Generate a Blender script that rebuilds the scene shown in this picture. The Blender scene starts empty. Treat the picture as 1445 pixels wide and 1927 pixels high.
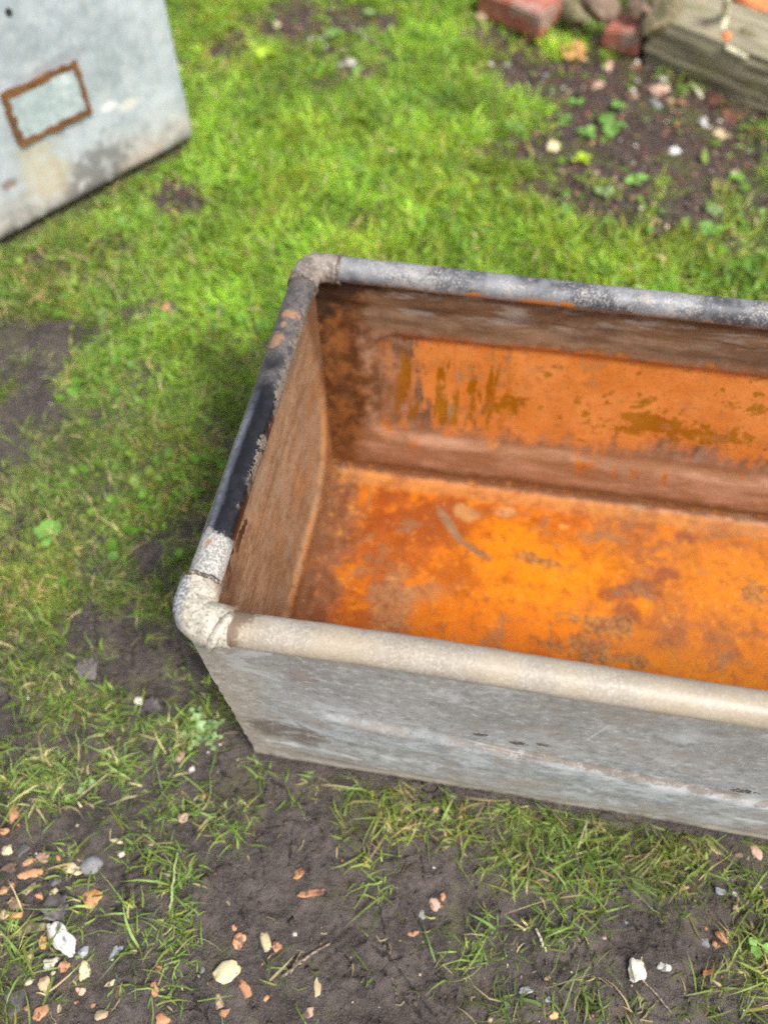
import bpy, bmesh, math, random
import numpy as np
from mathutils import Matrix, Vector

# ------------------------------------------------------------------ camera
FPX, IW, IH = 1528.27, 1445.0, 1927.0
CAM = np.array([0.2841, -0.3720, 1.2986])
YAW, PITCH, ROLL = math.radians(9.729), math.radians(34.592), math.radians(-0.235)
RM = Matrix.Rotation(YAW, 3, 'Z') @ Matrix.Rotation(PITCH, 3, 'X') @ Matrix.Rotation(ROLL, 3, 'Z')
RN = np.array(RM)
scene = bpy.context.scene
col = scene.collection
cd = bpy.data.cameras.new('camera')
cd.sensor_fit = 'HORIZONTAL'; cd.sensor_width = 36.0
cd.lens = 36.0 * FPX / IW
cd.clip_start = 0.02; cd.clip_end = 500
cd.dof.use_dof = True
cd.dof.focus_distance = 1.0
cd.dof.aperture_fstop = 2.5
cd.dof.aperture_blades = 0
cam = bpy.data.objects.new('camera', cd); col.objects.link(cam)
cam.matrix_world = Matrix.Translation(Vector(CAM)) @ RM.to_4x4()
scene.camera = cam

# ------------------------------------------------------------------ sky and sun
SUN_EL, SUN_AZ = math.radians(52), math.radians(-42)     # azimuth from +x, counter-clockwise
world = bpy.data.worlds.new('World'); scene.world = world
world.use_nodes = True
wn = world.node_tree; wn.nodes.clear()
sky = wn.nodes.new('ShaderNodeTexSky'); sky.sky_type = 'NISHITA'; sky.sun_disc = False
sky.sun_elevation = SUN_EL
sky.sun_rotation = math.radians(90) - SUN_AZ
sky.air_density = 1.0; sky.dust_density = 4.0; sky.ozone_density = 1.0
hs = wn.nodes.new('ShaderNodeHueSaturation'); hs.inputs['Saturation'].default_value = 0.35
bg = wn.nodes.new('ShaderNodeBackground'); bg.inputs['Strength'].default_value = 0.12
wo = wn.nodes.new('ShaderNodeOutputWorld')
wn.links.new(sky.outputs[0], hs.inputs['Color']); wn.links.new(hs.outputs[0], bg.inputs[0]); wn.links.new(bg.outputs[0], wo.inputs[0])
sd = bpy.data.lights.new('sun', 'SUN'); sd.energy = 2.3; sd.angle = math.radians(14); sd.color = (1.0, 0.96, 0.9)
sun = bpy.data.objects.new('sun', sd); col.objects.link(sun)
sdir = Vector((math.cos(SUN_EL) * math.cos(SUN_AZ), math.cos(SUN_EL) * math.sin(SUN_AZ), math.sin(SUN_EL)))
sun.rotation_euler = sdir.to_track_quat('Z', 'Y').to_euler()
sun.location = (0, 0, 6)
scene.view_settings.view_transform = 'Standard'
scene.view_settings.look = 'None'
scene.view_settings.exposure = 0.90
scene.view_settings.gamma = 1.0
scene.view_settings.use_curve_mapping = False
scene.cycles.use_denoising = False; scene.cycles.adaptive_threshold = 0.02
scene.cycles.max_bounces = 5; scene.cycles.diffuse_bounces = 4; scene.cycles.transmission_bounces = 3; scene.cycles.glossy_bounces = 2

random.seed(7)
rng = np.random.default_rng(11)

# ------------------------------------------------------------------ pixel <-> place helpers
def ray(px, py):
    v = np.array([(px - IW / 2) / FPX, -(py - IH / 2) / FPX, -1.0])
    return RN @ v
def on_z(px, py, z=0.0):
    d = ray(px, py); return CAM + d * ((z - CAM[2]) / d[2])
def on_y(px, py, y):
    d = ray(px, py); return CAM + d * ((y - CAM[1]) / d[1])
def on_x(px, py, x):
    d = ray(px, py); return CAM + d * ((x - CAM[0]) / d[0])
def to_px(x, y, z=0.0):
    q = np.stack([x - CAM[0], y - CAM[1], np.zeros_like(x) + z - CAM[2]], -1) @ RN
    w = np.maximum(-q[..., 2], 1e-3)
    return IW / 2 + FPX * q[..., 0] / w, IH / 2 - FPX * q[..., 1] / w

# ------------------------------------------------------------------ numpy noise
def _h(ix, iy, s):
    n = (ix.astype(np.int64) * 374761393 + iy.astype(np.int64) * 668265263 + s * 974634777) & 0xffffffff
    n = ((n ^ (n >> 13)) * 1274126177) & 0xffffffff
    n = ((n ^ (n >> 16)) * 2246822519) & 0xffffffff
    return ((n ^ (n >> 15)) & 0xffffff) / float(0xffffff)
def vnoise(x, y, s=0):
    x = np.asarray(x, float); y = np.asarray(y, float)
    ix = np.floor(x); iy = np.floor(y); fx = x - ix; fy = y - iy
    fx = fx * fx * fx * (fx * (fx * 6 - 15) + 10); fy = fy * fy * fy * (fy * (fy * 6 - 15) + 10)
    a = _h(ix, iy, s); b = _h(ix + 1, iy, s); c = _h(ix, iy + 1, s); d = _h(ix + 1, iy + 1, s)
    return (a + (b - a) * fx) * (1 - fy) + (c + (d - c) * fx) * fy
def fbm(x, y, s=0, o=4, g=0.5):
    t = 0.0; a = 1.0; n = 0.0; x = np.asarray(x, float); y = np.asarray(y, float)
    for k in range(o):
        t = t + a * vnoise(x, y, s + k * 17); n += a; a *= g
        x, y = x * 1.9 + y * 0.6 + 3.1, y * 1.9 - x * 0.6 + 7.7
    return t / n
def sstep(a, b, x):
    t = np.clip((np.asarray(x, float) - a) / (b - a), 0, 1); return t * t * (3 - 2 * t)

# ------------------------------------------------------------------ mesh helpers
def tagp(o, label=None, cat=None, group=None, kind=None):
    if label: o['label'] = label
    if cat: o['category'] = cat
    if group: o['group'] = group
    if kind: o['kind'] = kind
    return o
def link(name, me, parent=None, mats=()):
    o = bpy.data.objects.new(name, me); col.objects.link(o)
    if parent is not None: o.parent = parent
    if me is not None:
        for m in mats:
            if len(me.materials) < len(mats): me.materials.append(m)
    return o
def empty(name, loc=(0, 0, 0), rz=0.0):
    o = bpy.data.objects.new(name, None); col.objects.link(o)
    o.location = loc; o.rotation_euler = (0, 0, rz); o.empty_display_size = 0.05
    return o
def mesh_from(name, V, F, smooth=True, sharp=None, mi=None):
    me = bpy.data.meshes.new(name)
    me.from_pydata([tuple(v) for v in V], [], F); me.update()
    if smooth: me.polygons.foreach_set('use_smooth', [True] * len(me.polygons))
    if mi is not None: me.polygons.foreach_set('material_index', mi)
    if sharp is not None: me.set_sharp_from_angle(angle=math.radians(sharp))
    me.update()
    return me
def fast_mesh(name, V, loops, sizes, colr=None, smooth=True):
    me = bpy.data.meshes.new(name)
    V = np.asarray(V, np.float32); loops = np.asarray(loops, np.int32); sizes = np.asarray(sizes, np.int32)
    me.vertices.add(len(V)); me.vertices.foreach_set('co', V.ravel())
    me.loops.add(len(loops)); me.loops.foreach_set('vertex_index', loops)
    me.polygons.add(len(sizes))
    st = np.concatenate([[0], np.cumsum(sizes)[:-1]]).astype(np.int32)
    me.polygons.foreach_set('loop_start', st)
    if smooth: me.polygons.foreach_set('use_smooth', np.ones(len(sizes), bool))
    me.update(calc_edges=True); me.validate()
    if colr is not None:
        at = me.color_attributes.new('Col', 'FLOAT_COLOR', 'POINT')
        c = np.ones((len(V), 4), np.float32); c[:, :3] = colr
        at.data.foreach_set('color', c.ravel())
    return me
def tube_geo(path, rad, seg=16, cap=True):
    path = np.asarray(path, float); n = len(path)
    rad = np.zeros(n) + rad if np.isscalar(rad) else np.asarray(rad)
    T = np.gradient(path, axis=0); T /= np.linalg.norm(T, axis=1)[:, None]
    ref = np.array([0, 0, 1.0]) if abs(T[0][2]) < 0.9 else np.array([1.0, 0, 0])
    V = []; F = []
    for i in range(n):
        a = np.cross(ref, T[i]); a /= np.linalg.norm(a); b = np.cross(T[i], a)
        for k in range(seg):
            t = 2 * math.pi * k / seg
            V.append(path[i] + rad[i] * (math.cos(t) * a + math.sin(t) * b))
    for i in range(n - 1):
        for k in range(seg):
            k2 = (k + 1) % seg
            F.append((i * seg + k, i * seg + k2, (i + 1) * seg + k2, (i + 1) * seg + k))
    if cap:
        F.append(tuple(range(seg - 1, -1, -1))); F.append(tuple((n - 1) * seg + k for k in range(seg)))
    return np.array(V), F
def slab_geo(fo, fi, U, Vv):
    """closed sheet between an outer and an inner surface; returns V,F,material index (0 outer, 1 inner)"""
    nu, nv = len(U), len(Vv); u, v = np.meshgrid(U, Vv, indexing='ij')
    A = fo(u, v).reshape(-1, 3); B = fi(u, v).reshape(-1, 3); n = nu * nv
    F = []; M = []
    for i in range(nu - 1):
        for j in range(nv - 1):
            a = i * nv + j; b = a + nv
            F.append((a, b, b + 1, a + 1)); M.append(0)
            F.append((n + a, n + a + 1, n + b + 1, n + b)); M.append(1)
    for i in range(nu - 1):
        for j in (0, nv - 1):
            a = i * nv + j; b = a + nv
            q = (a, n + a, n + b, b) if j == 0 else (a, b, n + b, n + a)
            F.append(q); M.append(0)
    for j in range(nv - 1):
        for i in (0, nu - 1):
            a = i * nv + j; b = a + 1
            q = (a, b, n + b, n + a) if i == 0 else (a, n + a, n + b, b)
            F.append(q); M.append(0)
    return np.vstack([A, B]), F, M
def recalc(me):
    bm = bmesh.new(); bm.from_mesh(me); bmesh.ops.recalc_face_normals(bm, faces=bm.faces); bm.to_mesh(me); bm.free()

# ------------------------------------------------------------------ node helpers
class S:
    def __init__(s, g, k): s.g = g; s.k = k
    def __add__(s, o): return s.g.m('ADD', s, o)
    __radd__ = __add__
    def __sub__(s, o): return s.g.m('SUBTRACT', s, o)
    def __rsub__(s, o): return s.g.m('SUBTRACT', o, s)
    def __mul__(s, o): return s.g.m('MULTIPLY', s, o)
    __rmul__ = __mul__
class G:
    def __init__(self, name):
        self.mat = bpy.data.materials.new(name); self.mat.use_nodes = True
        self.nt = self.mat.node_tree; self.nt.nodes.clear()
        self.out = self.nt.nodes.new('ShaderNodeOutputMaterial')
    def put(self, sock, v):
        if isinstance(v, S): self.nt.links.new(v.k, sock)
        elif isinstance(v, (tuple, list)):
            sock.default_value = tuple(v) + ((1.0,) if len(v) == 3 and len(sock.default_value) == 4 else ())
        else: sock.default_value = v
    def m(self, op, a, b=0.0, clamp=False):
        n = self.nt.nodes.new('ShaderNodeMath'); n.operation = op; n.use_clamp = clamp
        self.put(n.inputs[0], a); self.put(n.inputs[1], b); return S(self, n.outputs[0])
    def co(self, which='Object'):
        n = self.nt.nodes.new('ShaderNodeTexCoord'); return S(self, n.outputs[which])
    def xyz(self, c):
        n = self.nt.nodes.new('ShaderNodeSeparateXYZ'); self.put(n.inputs[0], c)
        return [S(self, n.outputs[i]) for i in range(3)]
    def vec(self, x, y, z=0.0):
        n = self.nt.nodes.new('ShaderNodeCombineXYZ')
        for i, v in enumerate((x, y, z)): self.put(n.inputs[i], v)
        return S(self, n.outputs[0])
    def scl(self, c, sx, sy, sz, off=(0, 0, 0)):
        n = self.nt.nodes.new('ShaderNodeMapping'); self.put(n.inputs['Vector'], c)
        n.inputs['Scale'].default_value = (sx, sy, sz); n.inputs['Location'].default_value = off
        return S(self, n.outputs[0])
    def noise(self, c, scale, detail=4, rough=0.55, dist=0.0):
        n = self.nt.nodes.new('ShaderNodeTexNoise'); self.put(n.inputs['Vector'], c)
        n.inputs['Scale'].default_value = scale; n.inputs['Detail'].default_value = detail
        n.inputs['Roughness'].default_value = rough; n.inputs['Distortion'].default_value = dist
        return S(self, n.outputs[0])
    def vor(self, c, scale, feature='F1', out='Distance', rnd=1.0):
        n = self.nt.nodes.new('ShaderNodeTexVoronoi'); n.feature = feature; self.put(n.inputs['Vector'], c)
        n.inputs['Scale'].default_value = scale; n.inputs['Randomness'].default_value = rnd
        return S(self, n.outputs[out])
    def st(self, x, a, b, lo=0.0, hi=1.0):
        n = self.nt.nodes.new('ShaderNodeMapRange'); n.interpolation_type = 'SMOOTHSTEP'
        self.put(n.inputs[0], x)
        if a <= b: v = (a, b, lo, hi)
        else: v = (b, a, hi, lo)
        for i in range(4): n.inputs[1 + i].default_value = v[i]
        return S(self, n.outputs[0])
    def mix(self, f, a, b):
        n = self.nt.nodes.new('ShaderNodeMix'); n.data_type = 'RGBA'
        self.put(n.inputs['Factor'], f)
        ins = [i for i in n.inputs if i.type == 'RGBA']
        self.put(ins[0], a); self.put(ins[1], b)
        return S(self, [o for o in n.outputs if o.type == 'RGBA'][0])
    def attr(self, name):
        n = self.nt.nodes.new('ShaderNodeAttribute'); n.attribute_name = name
        return n
    def rnd(self):
        n = self.nt.nodes.new('ShaderNodeObjectInfo'); return S(self, n.outputs['Random'])
    def hsv(self, c, h=0.5, s=1.0, v=1.0):
        n = self.nt.nodes.new('ShaderNodeHueSaturation')
        self.put(n.inputs['Color'], c); self.put(n.inputs['Hue'], h); self.put(n.inputs['Saturation'], s); self.put(n.inputs['Value'], v)
        return S(self, n.outputs[0])
    def bump(self, h, strength=0.5, dist=0.002):
        n = self.nt.nodes.new('ShaderNodeBump'); self.put(n.inputs['Height'], h)
        n.inputs['Strength'].default_value = strength; n.inputs['Distance'].default_value = dist
        return S(self, n.outputs[0])
    def done(self, base, rough=0.7, metal=0.0, normal=None, spec=0.5, trans=None):
        p = self.nt.nodes.new('ShaderNodeBsdfPrincipled')
        self.put(p.inputs['Base Color'], base); self.put(p.inputs['Roughness'], rough); self.put(p.inputs['Metallic'], metal)
        self.put(p.inputs['Specular IOR Level'], spec)
        if normal is not None: self.put(p.inputs['Normal'], normal)
        sh = p.outputs[0]
        if trans is not None:
            t = self.nt.nodes.new('ShaderNodeBsdfTranslucent'); self.put(t.inputs['Color'], trans[1])
            mx = self.nt.nodes.new('ShaderNodeMixShader'); mx.inputs[0].default_value = trans[0]
            self.nt.links.new(sh, mx.inputs[1]); self.nt.links.new(t.outputs[0], mx.inputs[2]); sh = mx.outputs[0]
        self.nt.links.new(sh, self.out.inputs[0]); return self.mat
    def blob(self, u, v, cu, cv, ru, rv, wob, soft=0.3, nz=None, ang=0.0):
        du = u - cu; dv = v - cv
        if ang:
            c, s = math.cos(ang), math.sin(ang)
            du, dv = du * c + dv * s, dv * c - du * s
        d = self.m('SQRT', self.m('ADD', self.m('POWER', self.m('ABSOLUTE', du * (1.0 / ru)), 2.0), self.m('POWER', self.m('ABSOLUTE', dv * (1.0 / rv)), 2.0)))
        if nz is not None: d = d + (nz - 0.5) * (wob * 2.6)
        return self.st(d, 1.0 - soft, 1.0 + soft, 1.0, 0.0)

# ================================================================== dimensions of the trough
HT, WT, LT = 0.4849, 0.6163, 1.46

# ------------------------------------------------------------------ ground relief and grass cover (from the photograph, laid out on the ground)
# pixel-space ellipses -> where the soil shows (cx, cy, rx, ry, amount)
BARE = [(60, 660, 120, 60, .6), (20, 840, 90, 95, .65), (30, 1010, 60, 40, .4), (335, 372, 62, 48, 1.0), (600, 50, 190, 62, 1.0), (660, 122, 120, 45, .75),
        (470, 95, 60, 30, .6), (1200, 290, 310, 125, 1.0), (1330, 360, 230, 95, .85), (1250, 190, 260, 70, 1.0), (985, 120, 90, 80, .85), (1110, 160, 150, 70, .9), (1330, 210, 190, 90, .95), (930, 40, 60, 50, .8),
        (1120, 250, 90, 80, .8), (1400, 440, 120, 50, .35), (110, 520, 70, 40, .5), (415, 830, 40, 50, .5), (160, 1265, 60, 50, .6), (290, 1320, 70, 40, .55), (100, 480, 90, 30, .35),
        (360, 1230, 45, 60, .7), (430, 1420, 70, 60, .85), (330, 1430, 70, 50, .7), (60, 1330, 90, 30, .3), (240, 1170, 50, 40, .35)]
def warp(px, py, a):
    u, v = px / 60.0, py / 60.0
    return px + (fbm(u, v, 301, 4, .6) - .5) * a, py + (fbm(u, v, 302, 4, .6) - .5) * a
def bare_amount(px, py):
    b = np.zeros_like(px); w1, w2 = warp(px, py, 1.0); w1 = w1 - px; w2 = w2 - py
    for cx, cy, rx, ry, a in BARE:
        k = min(190.0, 2.2 * min(rx, ry)); d = np.sqrt(((px + w1 * k - cx) / rx) ** 2 + ((py + w2 * k - cy) / ry) ** 2)
        b = np.maximum(b, a * (1 - sstep(0.6, 1.25, d)))
    return b
# sparse foreground: explicit clumps of grass in the mud (cx, cy, rx, ry, amount)
CLUMP = [(560, 1455, 90, 30, .5), (700, 1480, 90, 30, .4), (880, 1515, 100, 30, .9), (1000, 1535, 110, 30, .95), (1130, 1562, 110, 30, .9), (1250, 1580, 90, 30, .8), (430, 1390, 30, 40, .5), (130, 1440, 160, 60, .55), (330, 1510, 150, 60, .42), (60, 1540, 60, 40, .2), (500, 1520, 120, 60, .42), (620, 1560, 70, 60, .3), (560, 1480, 90, 40, .35),
         (900, 1560, 170, 45, .8), (1010, 1540, 160, 40, .85), (960, 1640, 120, 40, .55), (1100, 1640, 120, 70, .75), (1250, 1640, 60, 90, .8), (1270, 1720, 40, 40, .7), (1180, 1560, 120, 40, .7), (1300, 1580, 80, 40, .6),
         (1080, 1720, 70, 50, .6), (1060, 1790, 50, 40, .5), (820, 1610, 80, 50, .35), (700, 1620, 60, 40, .3), (760, 1530, 80, 40, .3), (690, 1700, 60, 45, .3), (350, 1620, 90, 50, .4), (340, 1700, 60, 70, .4),
         (90, 1640, 60, 30, .35), (150, 1690, 50, 30, .45), (20, 1760, 60, 60, .65), (60, 1800, 50, 30, .4), (350, 1790, 30, 50, .35), (330, 1880, 40, 40, .35), (520, 1850, 60, 30, .35), (560, 1880, 40, 40, .3),
         (650, 1830, 60, 60, .3), (910, 1790, 60, 50, .4), (860, 1850, 40, 40, .2), (1100, 1890, 90, 50, .7), (1220, 1910, 120, 45, .75), (1350, 1880, 100, 60, .85), (1420, 1790, 40, 50, .8), (1440, 1860, 50, 60, .8),
         (1400, 1680, 30, 60, .3), (1150, 1850, 60, 30, .4), (250, 1600, 40, 40, .3), (195, 1840, 40, 40, .2), (640, 1700, 40, 40, .3), (450, 1600, 60, 40, .25), (1000, 1690, 70, 40, .5), (840, 1740, 60, 30, .3)]
def cover(x, y):
    """share of ground under grass at a place on the ground"""
    px, py = to_px(x, y)
    n = fbm(x * 9, y * 9, 5, 4); n2 = fbm(x * 2.2, y * 2.2, 9, 3)
    c = 0.92 - 0.16 * sstep(330, 120, py) - 0.25 * sstep(1080, 1250, py) - 0.2 * sstep(1200, 1430, py)
    c = c - 0.22 * sstep(560, 200, px) * sstep(430, 640, py) - 0.10 * sstep(300, 0, np.abs(py - 560))
    fg = sstep(1400, 1480, py - 0.06 * (px - 300) * 0)
    far_near = sstep(1385, 1500, py)
    cl = np.zeros_like(px) + 0.09; wx, wy = warp(px, py, 110)
    for cx, cy, rx, ry, a in CLUMP:
        d = np.sqrt(((wx - cx) / rx) ** 2 + ((wy - cy) / ry) ** 2)
        cl = np.maximum(cl, a * (1 - sstep(0.45, 1.25, d)))
    c = c * (1 - far_near) + cl * far_near
    b = bare_amount(px, py)
    c = c * (1 - b)
    c = c + (n - 0.5) * (1.5 + 0.8 * sstep(600, 150, np.abs(px - 60)) * sstep(450, 700, py)) * (0.35 + 0.65 * np.clip(c * 2, 0, 1)) + (n2 - 0.5) * 0.25
    out = (py > 2300) | (py < -250) | (px < -500) | (px > 1950)
    c = np.where(out, np.maximum(c, 0.35), c)
    return np.clip(c, 0, 1)
SL_A = on_z(1208, 116); SL_B = on_z(1445, 212)               # front foot of the old timber
SLD = (SL_B - SL_A) / np.linalg.norm(SL_B - SL_A); SLN = np.array([SLD[1], -SLD[0], 0])
TC = on_z(365, 268); TB = on_z(0, 467)                       # foot of the far tank's face
TDIR = (TC - TB) / np.linalg.norm(TC - TB); TN = np.array([TDIR[1], -TDIR[0], 0.0])
def ground_z(x, y):
    x = np.asarray(x, float); y = np.asarray(y, float)
    px, py = to_px(x, y)
    z = (fbm(x * 3, y * 3, 1, 3) - 0.5) * 0.022
    z = z + (fbm(x * 14, y * 14, 2, 4) - 0.5) * 0.017 + 0.004 * (1 - np.abs(fbm(x * 20, y * 20, 4, 3) - 0.5) * 5)
    z = z + (fbm(x * 45, y * 45, 3, 4, 0.65) - 0.5) * 0.010
    k = fbm(x * 26, y * 26, 8, 2); z = z - 0.006 * sstep(0.035, 0.0, np.abs(k - 0.5)) * sstep(0.4, 0.6, fbm(x * 5, y * 5, 12, 2))
    # tread marks pressed into the wet soil
    for cx, cy, r, ang, wl in ((870, 1862, 62, 0.25, 16), (1200, 1722, 55, -0.3, 14), (640, 1790, 60, 0.9, 17), (250, 1660, 60, 1.1, 16), (900, 1700, 60, -0.5, 18), (1120, 1860, 50, 0.3, 15)):
        d = np.sqrt((px - cx) ** 2 + (py - cy) ** 2) / r
        w = 1 - sstep(0.6, 1.1, d + (fbm(x * 30, y * 30, 21, 2) - .5) * .7)
        s = np.sin(((px - cx) * math.cos(ang) + (py - cy) * math.sin(ang)) * 2 * math.pi / wl + 3 * fbm(x * 20, y * 20, 31, 2))
        z = z + w * (0.0042 * s - 0.004)
    # hollows
    for cx, cy, r, dep in ((335, 372, 60, .03), (990, 75, 80, .03), (560, 70, 70, .02), (1370, 235, 60, .02)):
        d = np.sqrt((px - cx) ** 2 + ((py - cy) * 1.3) ** 2) / r
        z = z - dep * np.exp(-d * d)
    tb_ = -((x - SL_A[0]) * SLN[0] + (y - SL_A[1]) * SLN[1]); sb_ = (x - SL_A[0]) * SLD[0] + (y - SL_A[1]) * SLD[1]
    z = z + (0.10 + 0.03 * fbm(x * 8, y * 8, 55, 2)) * sstep(.12, .26, tb_) * sstep(-.75, -.45, sb_) * sstep(2.6, 1.9, sb_)
    # level where the heavy tanks press on it
    dx = np.maximum(np.maximum(-x, x - LT), 0); dy = np.maximum(np.maximum(-y, y - WT), 0)
    f = 1 - sstep(0.0, 0.10, np.sqrt(dx * dx + dy * dy)); z = z * (1 - f) + (-0.010 + 0.25 * z) * f
    s = (x - TB[0]) * TDIR[0] + (y - TB[1]) * TDIR[1]; t = -((x - TB[0]) * TN[0] + (y - TB[1]) * TN[1])
    dx = np.maximum(np.maximum(-0.36 - s, s - 0.63), 0); dy = np.maximum(np.maximum(-t, t - 0.62), 0)
    f = 1 - sstep(0.0, 0.08, np.sqrt(dx * dx + dy * dy)); z = z * (1 - f) + (-0.012 + 0.2 * z) * f
    return z - 0.002

def axis(lo, hi, fine_lo, fine_hi, step):
    a = list(np.arange(fine_lo, fine_hi + 1e-6, step)); s = step; v = a[-1]
    while v < hi: s *= 1.35; v += s; a.append(v)
    s = step; v = a[0]; b = []
    while v > lo: s *= 1.35; v -= s; b.append(v)
    return np.array(b[::-1] + a)
gx = axis(-60, 60, -1.75, 1.35, 0.0062)
gy1 = np.arange(-0.55, 0.08, 0.0042); gy2 = axis(-60, 60, 0.085, 3.05, 0.0072); gy2 = gy2[gy2 > 0.083]
s_ = 0.0042; v_ = -0.55; low = []
while v_ > -60: s_ *= 1.35; v_ -= s_; low.append(v_)
gy = np.concatenate([np.array(low[::-1]), gy1, gy2])
XX, YY = np.meshgrid(gx, gy, indexing='ij')
ZZ = ground_z(XX, YY); CV = cover(XX, YY)
nx_, ny_ = XX.shape
idx = np.arange(nx_ * ny_).reshape(nx_, ny_)
quads = np.stack([idx[:-1, :-1], idx[1:, :-1], idx[1:, 1:], idx[:-1, 1:]], -1).reshape(-1, 4)
wetn = fbm(XX * 4, YY * 4, 40, 3)
gcol = np.stack([CV * (1 - .8 * sstep(1250, 1480, to_px(XX, YY)[1])), wetn, bare_amount(*to_px(XX, YY)) * (to_px(XX, YY)[1] < 600)], -1).reshape(-1, 3)
gme = fast_mesh('ground', np.stack([XX, YY, ZZ], -1).reshape(-1, 3), quads.ravel(), np.full(len(quads), 4), gcol)
def mat_ground():
    g = G('wet_soil'); P = g.co('Object'); a = g.attr('Col')
    sp = g.nt.nodes.new('ShaderNodeSeparateColor'); g.nt.links.new(a.outputs['Color'], sp.inputs[0])
    cv, wet, back = [S(g, sp.outputs[i]) for i in range(3)]
    n1 = g.noise(P, 14, 6, 0.65); n2 = g.noise(P, 90, 5, 0.65); n3 = g.noise(P, 400, 3, 0.6)
    soil = g.mix(g.st(n1, .38, .62), (0.036, 0.027, 0.0235), (0.075, 0.058, 0.051))
    soil = g.mix(g.st(n2, .52, .66) * 0.6, soil, (0.098, 0.076, 0.067))
    soil = g.mix(g.st(n2, .47, .36) * 0.75, soil, (0.020, 0.015, 0.013)); soil = g.mix(g.st(n3, .56, .66) * 0.45, soil, (0.13, 0.105, 0.092))
    soil = g.mix(back * 0.75, soil, g.mix(g.st(n2, .4, .6), (0.030, 0.017, 0.013), (0.085, 0.045, 0.033)))
    mossn = g.noise(P, 7, 5, .6)
    soil = g.mix(g.st(mossn + back * .06, .54, .66) * g.st(n2, .35, .55) * (0.5 + back * .4), soil, (0.070, 0.078, 0.014))
    cr = g.vor(g.scl(P, 1, 1, .2), 16, 'DISTANCE_TO_EDGE'); crm = g.st(cr + (n2 - .5) * .22, .02, -.015) * g.st(g.noise(P, 5, 3), .48, .58)
    soil = g.mix(crm * .8, soil, (0.009, 0.007, 0.006))
    th = g.mix(g.st(n2, .38, .62), (0.035, 0.045, 0.012), (0.16, 0.165, 0.050))
    base = g.mix(g.st(cv + (n1 - .5) * .5, .08, .6) * 0.78, soil, th)
    spk = g.vor(P, 260); base = g.mix(g.st(spk, .10, .05) * g.st(n3, .55, .62), base, (0.35, 0.30, 0.25))
    h = n1 * 0.5 + n2 * 0.6 + n3 * 0.3
    rough = g.st(wet + n2 * 0.5, .45, .95, .30, .72)
    return g.done(base, rough, normal=g.bump(h - crm * .35, .9, 0.010), spec=0.5)
tagp(link('ground', gme, mats=[mat_ground()]), 'dark wet soil of a trodden yard, bare in patches among the grass', 'ground', kind='structure')

# ================================================================== grass
def footprint(x, y, m=0.0):
    a = (x > -m) & (x < LT + m) & (y > 0.010 - m) & (y < WT + m)
    s = (x - TB[0]) * TDIR[0] + (y - TB[1]) * TDIR[1]; t = -((x - TB[0]) * TN[0] + (y - TB[1]) * TN[1])
    b = (s > -0.36 - m) & (s < 0.63 + m) & (t > -m) & (t < 0.62 + m)
    return a | b
def in_frame(x, y, m=320):
    px, py = to_px(x, y)
    return (px > -m) & (px < IW + m) & (py > -m) & (py < IH + m)
def behind_sleeper(x, y):
    s = (x - SL_A[0]) * SLD[0] + (y - SL_A[1]) * SLD[1]; t = -((x - SL_A[0]) * SLN[0] + (y - SL_A[1]) * SLN[1])
    return (s > -0.02) & (t > -0.01) & (t < 0.29)

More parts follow.
